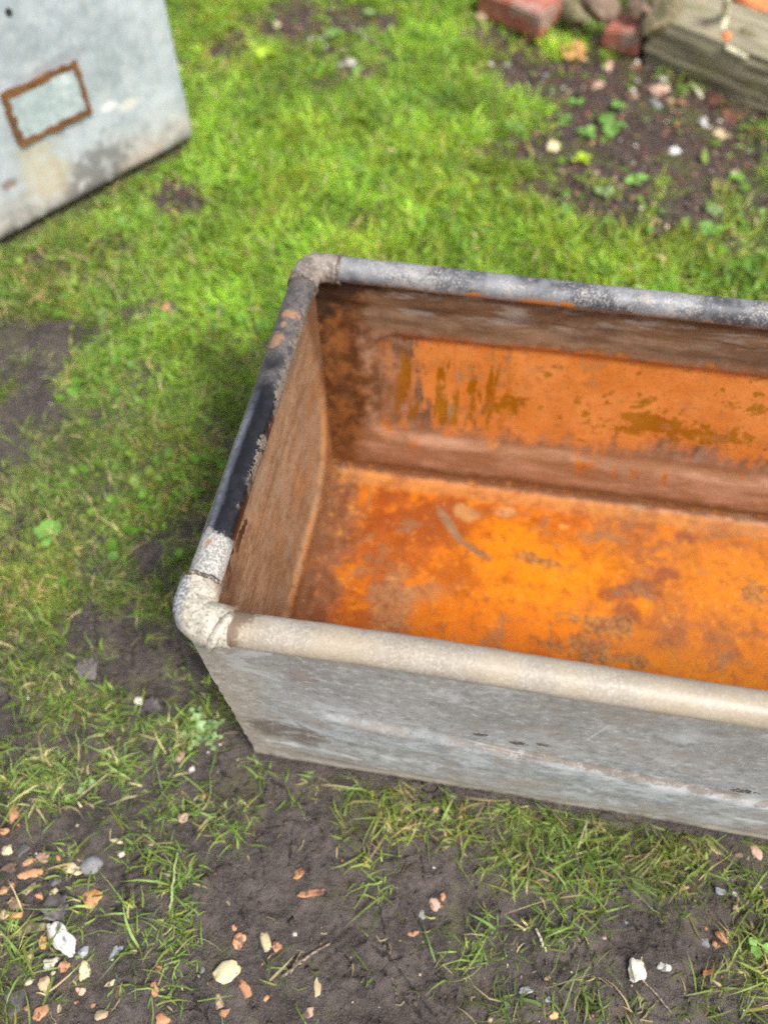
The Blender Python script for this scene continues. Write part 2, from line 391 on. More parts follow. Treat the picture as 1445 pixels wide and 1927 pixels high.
def make_grass():
    N = 60000
    x = rng.uniform(-1.75, 1.25, N * 2); y = rng.uniform(-0.5, 2.95, N * 2)
    ok = in_frame(x, y) & ~footprint(x, y, 0.0) & ~behind_sleeper(x, y); x = x[ok]; y = y[ok]
    tb = -((x - SL_A[0]) * SLN[0] + (y - SL_A[1]) * SLN[1]); sb = (x - SL_A[0]) * SLD[0] + (y - SL_A[1]) * SLD[1]
    ok = ~((tb > -.03) & (sb > -.62) & (rng.random(len(x)) < .85)); x = x[ok]; y = y[ok]
    c = cover(x, y); px, py = to_px(x, y)
    near = sstep(1250, 1480, py)
    p = np.where(py < 1300, np.clip((c - 0.16) * 1.25, 0, 1), np.clip((c - 0.06) * 1.05, 0, 1))
    p = p * (1 - 0.62 * near) 
    keep = rng.random(len(x)) < p; x = x[keep]; y = y[keep]; c = c[keep]; px = px[keep]; py = py[keep]; near = near[keep]
    nb = np.where(near > .5, rng.integers(4, 13, len(x)), rng.integers(3, 6, len(x)))
    I = np.repeat(np.arange(len(x)), nb); n = len(I)
    rad = np.where(near[I] > .5, 0.009, 0.013)
    bx = x[I] + rng.normal(0, 1, n) * rad; by = y[I] + rng.normal(0, 1, n) * rad
    ok = ~footprint(bx, by, 0.003); I = I[ok]; bx = bx[ok]; by = by[ok]; n = len(I)
    nr = near[I]; px = px[I]; py = py[I]
    az = rng.uniform(0, 2 * math.pi, len(x))[I] + rng.normal(0, 1.1, n)
    L = np.exp(rng.normal(math.log(0.030), 0.38, n)) * (1 + 0.35 * nr)
    L = L * (0.75 + 0.5 * fbm(bx * 3, by * 3, 60, 2))
    lush = sstep(560, 260, np.abs(px - 780) * 0.75) * sstep(950, 560, py)
    L = L * (1 + 0.12 * lush)
    L = np.where((nr > .5) & (rng.random(n) < .45), L * .5, L)
    L = np.clip(L, 0.008, 0.085)
    el0 = np.radians(rng.uniform(25, 85, n)) * (1 - 0.30 * nr)             # start elevation
    bend = rng.uniform(0.2, 1.5, n)
    w = np.clip(rng.normal(0.0027, 0.0010, n), 0.0010, 0.0052) * (1 + 0.65 * sstep(900, 300, py)) * (1 - 0.08 * nr)
    # keep blades out of the tanks
    tx = bx + np.cos(az) * L; ty = by + np.sin(az) * L
    bad = footprint(tx, ty, 0.004); az = np.where(bad, az + math.pi, az)
    tx = bx + np.cos(az) * L; ty = by + np.sin(az) * L
    bad = footprint(tx, ty, 0.004); L = np.where(bad, 0.010, L); el0 = np.where(bad, 1.5, el0); bend = np.where(bad, 0.05, bend)
    bz = ground_z(bx, by) - 0.002
    K = 4; P = np.stack([bx, by, bz], -1); pts = [P]
    side = np.stack([-np.sin(az), np.cos(az), np.zeros(n)], -1)
    tw = rng.normal(0, 0.9, n)
    cur = az.copy()
    for k in range(1, K):
        e = el0 - bend * (k - 0.5) / (K - 1)
        cur = cur + tw * 0.35
        d = np.stack([np.cos(e) * np.cos(cur), np.cos(e) * np.sin(cur), np.sin(e)], -1)
        P = P + d * (L / (K - 1))[:, None]
        gzz = ground_z(P[:, 0], P[:, 1]) + 0.0012
        P = P.copy(); P[:, 2] = np.maximum(P[:, 2], gzz)
        pts.append(P)
    roll = rng.normal(0, 0.5, n)
    V = np.zeros((n, 7, 3))
    wk = [0.75, 1.0, 0.72]
    for k in range(3):
        off = side * (w * wk[k] * 0.5 * np.cos(roll))[:, None]; off[:, 2] += w * wk[k] * 0.5 * np.sin(roll)
        V[:, 2 * k] = pts[k] - off; V[:, 2 * k + 1] = pts[k] + off
    V[:, 6] = pts[3]
    base = (np.arange(n) * 7)[:, None]
    lp = np.concatenate([base + np.array([0, 1, 3, 2]), base + np.array([2, 3, 5, 4]), base + np.array([4, 5, 6])], 1).ravel()
    sz = np.tile([4, 4, 3], n)
    # colour of each blade
    r = rng.random(n); v = (rng.uniform(0.7, 1.3, n) * (0.72 + 0.56 * fbm(bx * 16, by * 16, 77, 2)))[:, None]
    lime = np.array([0.31, 0.51, 0.055]); mid = np.array([0.20, 0.30, 0.060]); dark = np.array([0.045, 0.105, 0.022]); oliv = np.array([0.23, 0.24, 0.055])
    yel = np.array([0.40, 0.42, 0.075]); straw = np.array([0.50, 0.42, 0.21]); dead = np.array([0.22, 0.13, 0.06])
    lushc = np.clip(lush * 0.9 + 0.25 * (fbm(bx * 2.5, by * 2.5, 70, 2) - .5) * 2, 0, 1)[:, None]
    g1 = mid * (1 - lushc) * 1.0 + lime * lushc; g2 = (dark * 0.5 + mid * 0.5) * (1 - lushc) + (mid * .5 + lime * .5) * lushc
    C = np.where((r < .5)[:, None], g1, g2)
    C = np.where((r > .78)[:, None], oliv * (1 - lushc) + lime * 1.1 * lushc, C)
    C = np.where((r > .84)[:, None], yel * (0.75 + .25 * lushc), C)
    C = np.where((r > .865 + 0.085 * lushc[:, 0])[:, None], straw, C)
    C = np.where((r > .985)[:, None], dead, C)
    C = C * v
    gr_ = C.mean(1, keepdims=True); C = np.where(nr[:, None] > .5, (C * .9 + gr_ * .1) * .98, C)
    big = (0.40 + 1.2 * fbm(bx * 7, by * 7, 171, 4, .6))[:, None]; C = C * big
    yl = sstep(.52, .68, fbm(bx * 4, by * 4, 181, 3))[:, None] * .5; C = C * (1 - yl) + yl * C * np.array([1.25, 1.0, .9])
    Cv = np.repeat(C, 7, 0)
    return fast_mesh('grass', V.reshape(-1, 3), lp, sz, Cv), n
def mat_leafy(name, tr=0.42, rough=0.5):
    g = G(name); a = g.attr('Col'); c = S(g, a.outputs['Color'])
    n = g.noise(g.co('Object'), 60, 2); c2 = g.hsv(c, 0.5, 1.0, g.st(n, .3, .7, .8, 1.2))
    return g.done(c2, rough, spec=0.35, trans=(tr, g.hsv(c2, 0.49, 1.1, 1.25)))
M_GRASS = mat_leafy('grass_blades')
gm, NB = make_grass()
tagp(link('grass', gm, mats=[M_GRASS]), 'short patchy grass, lush green behind the trough and sparse in the mud', 'grass', kind='stuff')

def make_cover():
    """small round clover and moss leaves among the grass"""
    N = 45000
    x = rng.uniform(-1.75, 1.25, N); y = rng.uniform(-0.45, 2.95, N)
    c = cover(x, y); px, py = to_px(x, y); patch = fbm(x * 6, y * 6, 90, 3)
    p = np.clip((c - .2), 0, 1) * sstep(1250, 700, py) * sstep(.42, .62, patch) * 1.3 + 0.05 * (py < 600)
    ok = in_frame(x, y) & ~footprint(x, y, 0.012) & ~behind_sleeper(x, y) & (rng.random(N) < p); x = x[ok]; y = y[ok]; n = len(x)
    r = np.clip(rng.normal(0.0078, 0.0024, n), 0.003, 0.014); z = ground_z(x, y) + rng.uniform(0.006, 0.022, n)
    az = rng.uniform(0, 6.28, n); ti = rng.normal(0, .45, n); tj = rng.normal(0, .45, n)
    V = np.zeros((n, 8, 3))
    for k in range(7):
        t = 2 * math.pi * k / 7; rr = r * (1.0 if k else 0.72)
        u = np.cos(t + az) * rr; v = np.sin(t + az) * rr
        V[:, k] = np.stack([x + u, y + v, z + u * ti + v * tj], -1)
    V[:, 7] = np.stack([x, y, z - r * .25], -1)
    b = (np.arange(n) * 8)[:, None]
    lp = np.concatenate([b + np.array([k, (k + 1) % 7, 7]) for k in range(7)], 1).ravel()
    C = np.where((rng.random(n) < .6)[:, None], np.array([0.15, 0.31, 0.04]), np.array([0.22, 0.33, 0.06])) * rng.uniform(.7, 1.2, n)[:, None]
    return fast_mesh('clover', V.reshape(-1, 3), lp, np.full(7 * n, 3), np.repeat(C, 8, 0))
tagp(link('clover', make_cover(), mats=[M_GRASS]), 'tiny round clover leaves growing through the grass behind the trough', 'clover', kind='stuff')

def make_litter():
    """dry straw, moss threads and broken blades pressed flat on the soil"""
    N = 16000
    x = rng.uniform(-1.7, 1.25, N); y = rng.uniform(-0.45, 2.9, N); c = cover(x, y); px, py = to_px(x, y)
    p = np.where(py > 1000, .85, .35) * np.clip(.25 + c, 0, 1)
    ok = in_frame(x, y, 60) & ~footprint(x, y, 0.015) & (rng.random(N) < p); x = x[ok]; y = y[ok]; n = len(x)
    L = np.exp(rng.normal(math.log(.011), .5, n)); az = rng.uniform(0, 6.28, n); cv = rng.normal(0, .7, n); w = rng.uniform(.0005, .0013, n)
    V = np.zeros((n, 6, 3))
    for k in range(3):
        a = az + cv * (k - 1) * .5; t = (k - 1) * .5 * L
        qx = x + np.cos(a) * t; qy = y + np.sin(a) * t; z = ground_z(qx, qy) + .0018 + .001 * (k == 1)
        V[:, 2 * k] = np.stack([qx - np.sin(a) * w, qy + np.cos(a) * w, z], -1); V[:, 2 * k + 1] = np.stack([qx + np.sin(a) * w, qy - np.cos(a) * w, z], -1)
    b = (np.arange(n) * 6)[:, None]; lp = np.concatenate([b + np.array([0, 1, 3, 2]), b + np.array([2, 3, 5, 4])], 1).ravel(); q = rng.random(n)[:, None]
    C = np.where(q < .3, np.array([0.42, 0.36, 0.20]), np.where(q < .55, np.array([0.16, 0.18, 0.05]), np.where(q < .8, np.array([0.09, 0.13, 0.035]), np.array([0.13, 0.085, 0.05])))) * rng.uniform(.6, 1.2, (n, 1))
    return fast_mesh('plant_litter', V.reshape(-1, 3), lp, np.full(2 * n, 4), np.repeat(C, 6, 0))
tagp(link('plant_litter', make_litter(), mats=[M_GRASS]), 'bits of dry straw and broken blades pressed into the soil', 'litter', kind='stuff')
def make_crumbs():
    """soil crumbs, grit and leaf litter too small to pick apart"""
    N = 42000
    x = rng.uniform(-1.7, 1.25, N); y = rng.uniform(-0.45, 2.9, N)
    c = cover(x, y); px, py = to_px(x, y)
    ok = in_frame(x, y, 60) & ~footprint(x, y, 0.012) & (rng.random(N) < (1 - c) * 0.85); x = x[ok]; y = y[ok]; px = px[ok]; py = py[ok]; n = len(x)
    back = (py < 520)
    r = np.exp(rng.normal(math.log(0.0016), .45, n)) * np.where(back, 2.6, 1.0); r = np.minimum(r, 0.011)
    base = np.array([[1, 0, 0], [0, 1, 0], [-1, 0, 0], [0, -1, 0], [0, 0, 1], [0, 0, -1]], float)
    fac = np.array([[0, 1, 4], [1, 2, 4], [2, 3, 4], [3, 0, 4], [1, 0, 5], [2, 1, 5], [3, 2, 5], [0, 3, 5]])
    az = rng.uniform(0, 6.28, n); sc = rng.uniform(.5, 1.5, (n, 3)); jit = rng.uniform(.7, 1.3, (n, 6, 1))
    V = base[None] * sc[:, None] * jit * r[:, None, None]
    ca, sa = np.cos(az)[:, None], np.sin(az)[:, None]
    V = np.stack([V[..., 0] * ca - V[..., 1] * sa, V[..., 0] * sa + V[..., 1] * ca, V[..., 2] * .7], -1)
    V += np.stack([x, y, ground_z(x, y) + r * .25], -1)[:, None]
    lp = (fac[None] + (np.arange(n) * 6)[:, None, None]).ravel()
    q = rng.random(n)
    C = np.array([0.060, 0.045, 0.038]) * rng.uniform(.5, 1.7, (n, 1))
    C = np.where((q > .86)[:, None], np.array([0.34, 0.26, 0.19]) * rng.uniform(.5, 1.3, (n, 1)), C)
    C = np.where(((q > .93))[:, None], np.array([0.36, 0.16, 0.08]) * rng.uniform(.5, 1.2, (n, 1)), C)
    C = np.where((back & (q < .3))[:, None], np.array([0.16, 0.075, 0.055]) * rng.uniform(.5, 1.5, (n, 1)), C)
    C = np.where((q > .985)[:, None], np.array([0.62, 0.58, 0.52]), C)
    return fast_mesh('soil_crumbs', V.reshape(-1, 3), lp, np.full(8 * n, 3), np.repeat(C, 6, 0), smooth=False)
def mat_col(name, rough=0.8):
    g = G(name); a = g.attr('Col'); return g.done(S(g, a.outputs['Color']), rough)
tagp(link('soil_crumbs', make_crumbs(), mats=[mat_col('crumbs')]), 'loose crumbs of soil and fine grit on the bare ground', 'soil', kind='stuff')
#--TROUGH--
# ================================================================== trough materials
FAR_Y = WT - 0.012
def fpt(px, py): q = on_z(px, py, 0.008); return q[0], q[1]
def wpt(px, py): q = on_y(px, py, FAR_Y); return q[0], q[2]
def npt(px, py): q = on_y(px, py, 0.004); return q[0], q[2]

def mat_far_wall():
    g = G('rusted_inside_long_wall'); P = g.co(); x, y, z = g.xyz(P)
    nA = g.noise(P, 9, 6, .6); nB = g.noise(g.scl(P, 1, 1, 1, (3, 1, 2)), 38, 6, .62); nC = g.noise(P, 160, 4, .6)
    drip = g.noise(g.scl(P, 46, 46, 6.5), 1.0, 4, .55); drip2 = g.noise(g.scl(P, 62, 62, 7.5, (5, 0, 3)), 1.0, 5, .6)
    horiz = g.noise(g.scl(P, 9, 9, 40), 1.0, 8, .7, .3)
    fine = g.noise(g.scl(P, 60, 60, 210), 1.0, 3, .6)
    # base plate: dull brown-mauve scale
    c = g.mix(g.st(nB, .35, .68), (0.17, 0.082, 0.042), (0.36, 0.20, 0.125))
    c = g.mix(g.st(drip2, .5, .7) * .6, c, (0.34, 0.25, 0.20))
    # lower strip: tan with orange runs
    lowm = g.st(z + (nB - .5) * .05, .165, .115)
    low = g.mix(g.st(horiz, .4, .65), (0.30, 0.145, 0.075), (0.46, 0.255, 0.165))
    low = g.mix(g.st(drip, .58, .68) * g.st(z, .06, .11), low, (0.46, 0.135, 0.018))
    low = g.mix(g.st(z + (nB - .5) * .03, .05, .025), low, (0.15, 0.062, 0.024))
    low = g.mix(g.st(z + (nB - .5) * .02, .026, .012) * .8, low, (0.36, 0.16, 0.06))
    c = g.mix(lowm, c, low)
    # the big orange bloom, running out in drips towards the left
    top = g.st(z + (nB - .5) * .055 + (nA - .5) * .03, .384, .362)
    bot = g.st(z + (drip - .5) * .16 + (nB - .5) * .10 + (nA - .5) * .16 - x * 0.03, .10, .165)
    left = g.st(x + (nA - .5) * .16 + (drip - .5) * .12, .10, .20)
    solid = g.st(x + (nB - .5) * .2, .22, .40)
    keep = g.m('MAXIMUM', g.st(drip + (nB - .5) * .35, .40, .47), solid)
    om = top * bot * left * keep
    org = g.mix(g.st(nA, .35, .7), (0.60, 0.195, 0.045), (0.73, 0.285, 0.095))
    org = g.mix(g.st(fine, .52, .72) * .5, org, (0.76, 0.30, 0.085))
    org = g.mix(g.st(nC, .56, .68) * .5, org, (0.40, 0.11, 0.016))
    c = g.mix(om, c, org)
    # crisp ochre-brown flaked patches inside the bloom
    o1 = g.st(nB + (nA - .5) * .9, .65, .665) * om
    o2 = g.st(g.m('MAXIMUM', drip2 - .03, g.noise(g.scl(P, 34, 34, 4.0, (7, 0, 1)), 1.0, 5, .6)) + (nB - .5) * .25, .545, .56) * g.st(x, .36, .30) * g.st(x, .1, .15) * g.st(z, .14, .17) * g.st(z + (nB - .5) * .08, .335, .30)
    wq = wpt(1225, 812); o3 = g.blob(x, z, wq[0], wq[1], .055, .030, 1.8, .03, nB)
    wq = wpt(1330, 830); o4 = g.blob(x, z, wq[0], wq[1], .07, .018, 2.6, .03, g.noise(P, 60, 6, .65))
    wq = wpt(950, 770); o5 = g.blob(x, z, wq[0], wq[1], .030, .03, 2.4, .03, nB)
    om2 = g.m('MAXIMUM', g.m('MAXIMUM', o1, o2), g.m('MAXIMUM', g.m('MAXIMUM', o3, o4), o5))
    c = g.mix(om2 * .92, c, g.mix(g.st(nA, .4, .6), (0.30, 0.105, 0.010), (0.36, 0.15, 0.020)))
    # grey scale showing through near the left
    gs = g.st(drip + (nC - .5) * .3, .60, .66) * g.st(x, .42, .2) * g.st(x, .11, .16) * g.st(z, .12, .2) * g.st(z, .36, .3)
    c = g.mix(gs * .75, c, (0.36, 0.27, 0.20))
    gp = g.st(nB + (nA - .5) * .6, .44, .36) * om; c = g.mix(gp * .55, c, (0.44, 0.20, 0.085))
    # upper band under the rim
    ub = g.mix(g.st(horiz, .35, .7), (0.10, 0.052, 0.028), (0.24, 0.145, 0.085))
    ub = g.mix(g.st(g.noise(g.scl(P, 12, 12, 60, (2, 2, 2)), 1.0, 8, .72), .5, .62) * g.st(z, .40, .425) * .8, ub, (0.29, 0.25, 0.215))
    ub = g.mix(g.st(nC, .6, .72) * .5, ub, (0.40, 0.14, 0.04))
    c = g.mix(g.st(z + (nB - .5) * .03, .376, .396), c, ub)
    # dark brown corner stain
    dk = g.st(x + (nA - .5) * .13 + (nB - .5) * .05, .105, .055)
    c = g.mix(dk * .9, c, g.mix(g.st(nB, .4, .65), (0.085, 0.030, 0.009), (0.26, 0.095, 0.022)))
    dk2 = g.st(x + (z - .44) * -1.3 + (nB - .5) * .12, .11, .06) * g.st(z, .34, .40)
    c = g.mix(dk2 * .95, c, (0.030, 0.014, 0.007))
    c = g.mix(g.st(g.noise(P, 60, 8, .75), .55, .65) * .35, c, (0.13, 0.055, 0.02))
    c = g.hsv(c, .5, 1.04, .80)
    h = nC * .35 + nB * .8 + om * .25 - om2 * .3
    return g.done(c, g.st(nB + om2 * -.3, .2, .7, .38, .72), normal=g.bump(h, .45, .003), spec=.4)

def mat_end_wall():
    g = G('rusted_inside_end_wall'); P = g.co(); x, y, z = g.xyz(P)
    st = g.noise(g.scl(P, 12, 9, 22), 1.0, 8, .7, .4); st2 = g.noise(g.scl(P, 60, 60, 110, (1, 2, 3)), 1.0, 7, .7, .2)
    nB = g.noise(P, 34, 5, .6); nC = g.noise(P, 190, 4, .6); nA = g.noise(P, 8, 4)
    c = g.mix(g.st(st, .33, .68), (0.20, 0.105, 0.050), (0.35, 0.225, 0.135))
    c = g.mix(g.st(st2, .52, .68) * .55, c, (0.44, 0.285, 0.165))
    c = g.mix(g.st(st2, .46, .3) * .55, c, (0.12, 0.05, 0.018))
    c = g.mix(g.st(nA, .56, .72) * .6, c, (0.40, 0.17, 0.06))
    c = g.mix(g.st(nC, .6, .72) * .45, c, (0.50, 0.36, 0.24))
    # pressed panel edge: orange line, darker orange beyond
    d = rr_sdf_nodes(g, y, z, END_R)
    edge = g.blob(d, d, -0.004, -0.004, .016, .016, .8, .4, nB)
    out = g.st(d + (nB - .5) * .012, .0, .016) * g.st(z, .33, .25)
    c = g.mix(out * .8, c, g.mix(g.st(nB, .4, .65), (0.20, 0.068, 0.014), (0.40, 0.14, 0.024)))
    c = g.mix(edge * g.st(z, .30, .18) * g.st(nB, .36, .52) * .5, c, (0.54, 0.225, 0.060))
    nE = g.noise(P, 85, 8, .75); c = g.mix(g.st(nE, .46, .38) * .6, c, (0.09, 0.042, 0.02)); c = g.mix(g.st(nE, .55, .64) * .45, c, (0.40, 0.29, 0.19)); c = g.mix(g.st(g.noise(P, 14, 7, .7), .55, .63) * .45, c, (0.30, 0.24, 0.18))
    # dark top against the far corner, soot-brown flakes near the near end
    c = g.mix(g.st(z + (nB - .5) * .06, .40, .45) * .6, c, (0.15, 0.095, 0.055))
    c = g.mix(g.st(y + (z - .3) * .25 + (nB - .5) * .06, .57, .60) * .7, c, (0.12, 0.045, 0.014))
    for px, py, ru, rv in ((462, 1003, .020, .014), (444, 1045, .012, .012), (437, 1072, .02, .02)):
        q = on_x(px, py, .010); c = g.mix(g.blob(y, z, q[1], q[2], ru, rv, 2.2, .12, nB), c, (0.045, 0.022, 0.010))
    q = on_x(430, 1120, .01); c = g.mix(g.blob(y, z, q[1], q[2], .06, .05, 1.2, .5, nB) * .7, c, (0.13, 0.065, 0.035))
    c = g.hsv(c, .5, 1.0, .84)
    return g.done(c, .66, normal=g.bump(st2 * .5 + st * .4 + nC * .3, .45, .003), spec=.35)

def mat_floor():
    g = G('rusted_floor'); P = g.co(); x, y, z = g.xyz(P)
    nA = g.noise(P, 6.5, 6, .62, .5); nB = g.noise(P, 30, 6, .65, .3); nC = g.noise(P, 120, 5, .65); nD = g.noise(g.scl(P, 1, 1, 1, (4, 2, 0)), 15, 6, .65, .4)
    def b(c, px, py, ru, rv, wob, colr, f=1.0, soft=.3, ang=0.0, n=None):
        q = fpt(px, py); return g.mix(g.blob(x, y, q[0], q[1], ru, rv, wob, soft, n or nB, ang) * f, c, colr)
    deep = g.mix(g.st(nB, .38, .64), (0.34, 0.080, 0.012), (0.54, 0.140, 0.018))
    c = g.mix(g.st(nD, .46, .60), deep, (0.66, 0.195, 0.020))
    # duller tan-orange to the right
    c = g.mix(g.st(x + (nA - .5) * .5, .42, .62) * .75, c, g.mix(g.st(nD, .44, .58), (0.36, 0.150, 0.055), (0.62, 0.215, 0.034)))
    # bright yellow-orange heart
    c = b(c, 990, 1090, .17, .10, 1.6, (0.86, 0.285, 0.010), .85, .5, 0, nD)
    c = b(c, 900, 1180, .15, .06, 1.8, (0.76, 0.215, 0.020), .8, .5, 0, nD)
    c = b(c, 1380, 1100, .10, .07, 1.6, (0.78, 0.27, 0.025), .7, .5, 0, nD)
    c = b(c, 1330, 1265, .20, .03, 1.4, (0.74, 0.25, 0.020), .8, .5, 0, nD)
    # red-brown bank on the left of the heart
    c = b(c, 700, 1010, .12, .10, 1.6, (0.33, 0.085, 0.016), .7, .5, 0, nD); c = b(c, 780, 975, .10, .05, 1.6, (0.34, 0.082, 0.014), .95, .4, -.2, nD)
    c = b(c, 850, 1085, .085, .045, 1.8, (0.40, 0.100, 0.014), .75, .4, 0, nD)
    # dull left end
    dull = g.st(x + (nD - .5) * .16 + (nA - .5) * .10, .115, .045)
    c = g.mix(dull * .9, c, g.mix(g.st(nB, .35, .66), (0.155, 0.066, 0.030), (0.28, 0.135, 0.068)))
    c = b(c, 740, 1140, .05, .05, 1.7, g.mix(g.st(nC, .44, .56), (0.24, 0.13, 0.06), (0.36, 0.25, 0.15)), .6, .5, 0, nD)
    c = b(c, 800, 1110, .05, .03, 1.9, (0.46, 0.235, 0.10), .5, .5, 0, nD)
    c = b(c, 660, 1160, .03, .025, 1.6, (0.44, 0.115, 0.018), .9, .3, 0, nD)
    # grey water-marks
    c = b(c, 845, 985, .052, .009, .7, (0.30, 0.20, 0.115), .85, .3, -.95)
    c = b(c, 895, 1035, .036, .008, .8, (0.24, 0.14, 0.075), .8, .3, -.5)
    c = b(c, 876, 964, .026, .017, .7, (0.50, 0.265, 0.105), .9, .25, -.3)
    c = b(c, 952, 962, .022, .013, .7, (0.66, 0.33, 0.13), .8, .3, 0)
    c = b(c, 1062, 990, .010, .007, .7, (0.78, 0.36, 0.08), .9, .3, 0)
    # bruised purple-brown spots
    for px, py, ru, rv in ((1160, 1115, .028, .022), (1208, 1108, .024, .020), (1255, 1080, .022, .018), (1180, 1150, .03, .018), (1290, 1010, .02, .014)):
        c = b(c, px, py, ru, rv, 1.2, (0.20, 0.055, 0.032), .68, .5)
    # grey-ochre scale
    for px, py, ru, rv in ((1130, 1172, .055, .016), (1100, 1215, .05, .022), (1170, 1240, .045, .012), (990, 1048, .022, .010), (1430, 1115, .04, .03), (940, 1228, .02, .01), (1040, 1062, .03, .01)):
        c = b(c, px, py, ru, rv, 2.4, g.mix(g.st(nC, .44, .56), (0.17, 0.085, 0.035), (0.33, 0.21, 0.10)), .62, .35, 0, nB)
    # far edge: pale tan line of scale, brown cove
    c = g.mix(g.st(y + (nB - .5) * .025, WT - .062, WT - .042) * g.st(nD, .30, .5) * .75, c, (0.58, 0.26, 0.085))
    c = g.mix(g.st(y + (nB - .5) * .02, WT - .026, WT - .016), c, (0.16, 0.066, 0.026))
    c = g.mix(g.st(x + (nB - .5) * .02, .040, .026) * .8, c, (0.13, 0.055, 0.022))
    # specks and fine mottling
    c = g.mix(g.st(nC, .40, .30) * .7, c, (0.16, 0.066, 0.020))
    c = g.mix(g.st(nC, .60, .74) * .45, c, (0.80, 0.36, 0.06))
    mo = g.noise(P, 22, 9, .74, .6); mo2 = g.noise(g.scl(P, 1, 1, 1, (9, 4, 0)), 48, 8, .72, .4)
    c = g.mix(g.st(mo, .52, .62) * .42, c, (0.30, 0.090, 0.020)); c = g.mix(g.st(mo2, .55, .64) * .45, c, (0.78, 0.34, 0.05)); c = g.mix(g.st(mo2, .45, .38) * .45, c, (0.24, 0.085, 0.030))
    c = g.mix(g.st(g.noise(g.scl(P, 1, 1, 1, (1, 7, 0)), 9, 8, .7, .8), .56, .63) * .55, c, (0.27, 0.165, 0.085))
    c = g.hsv(c, .497, 1.03, .76)
    vo = g.vor(P, 75); c = g.mix(g.st(vo, .16, .08) * g.st(nB, .52, .58) * .7, c, (0.60, 0.34, 0.17))
    return g.done(c, g.st(nB, .3, .7, .45, .75), normal=g.bump(nC * .5 + nB * .7, .5, .003), spec=.35)

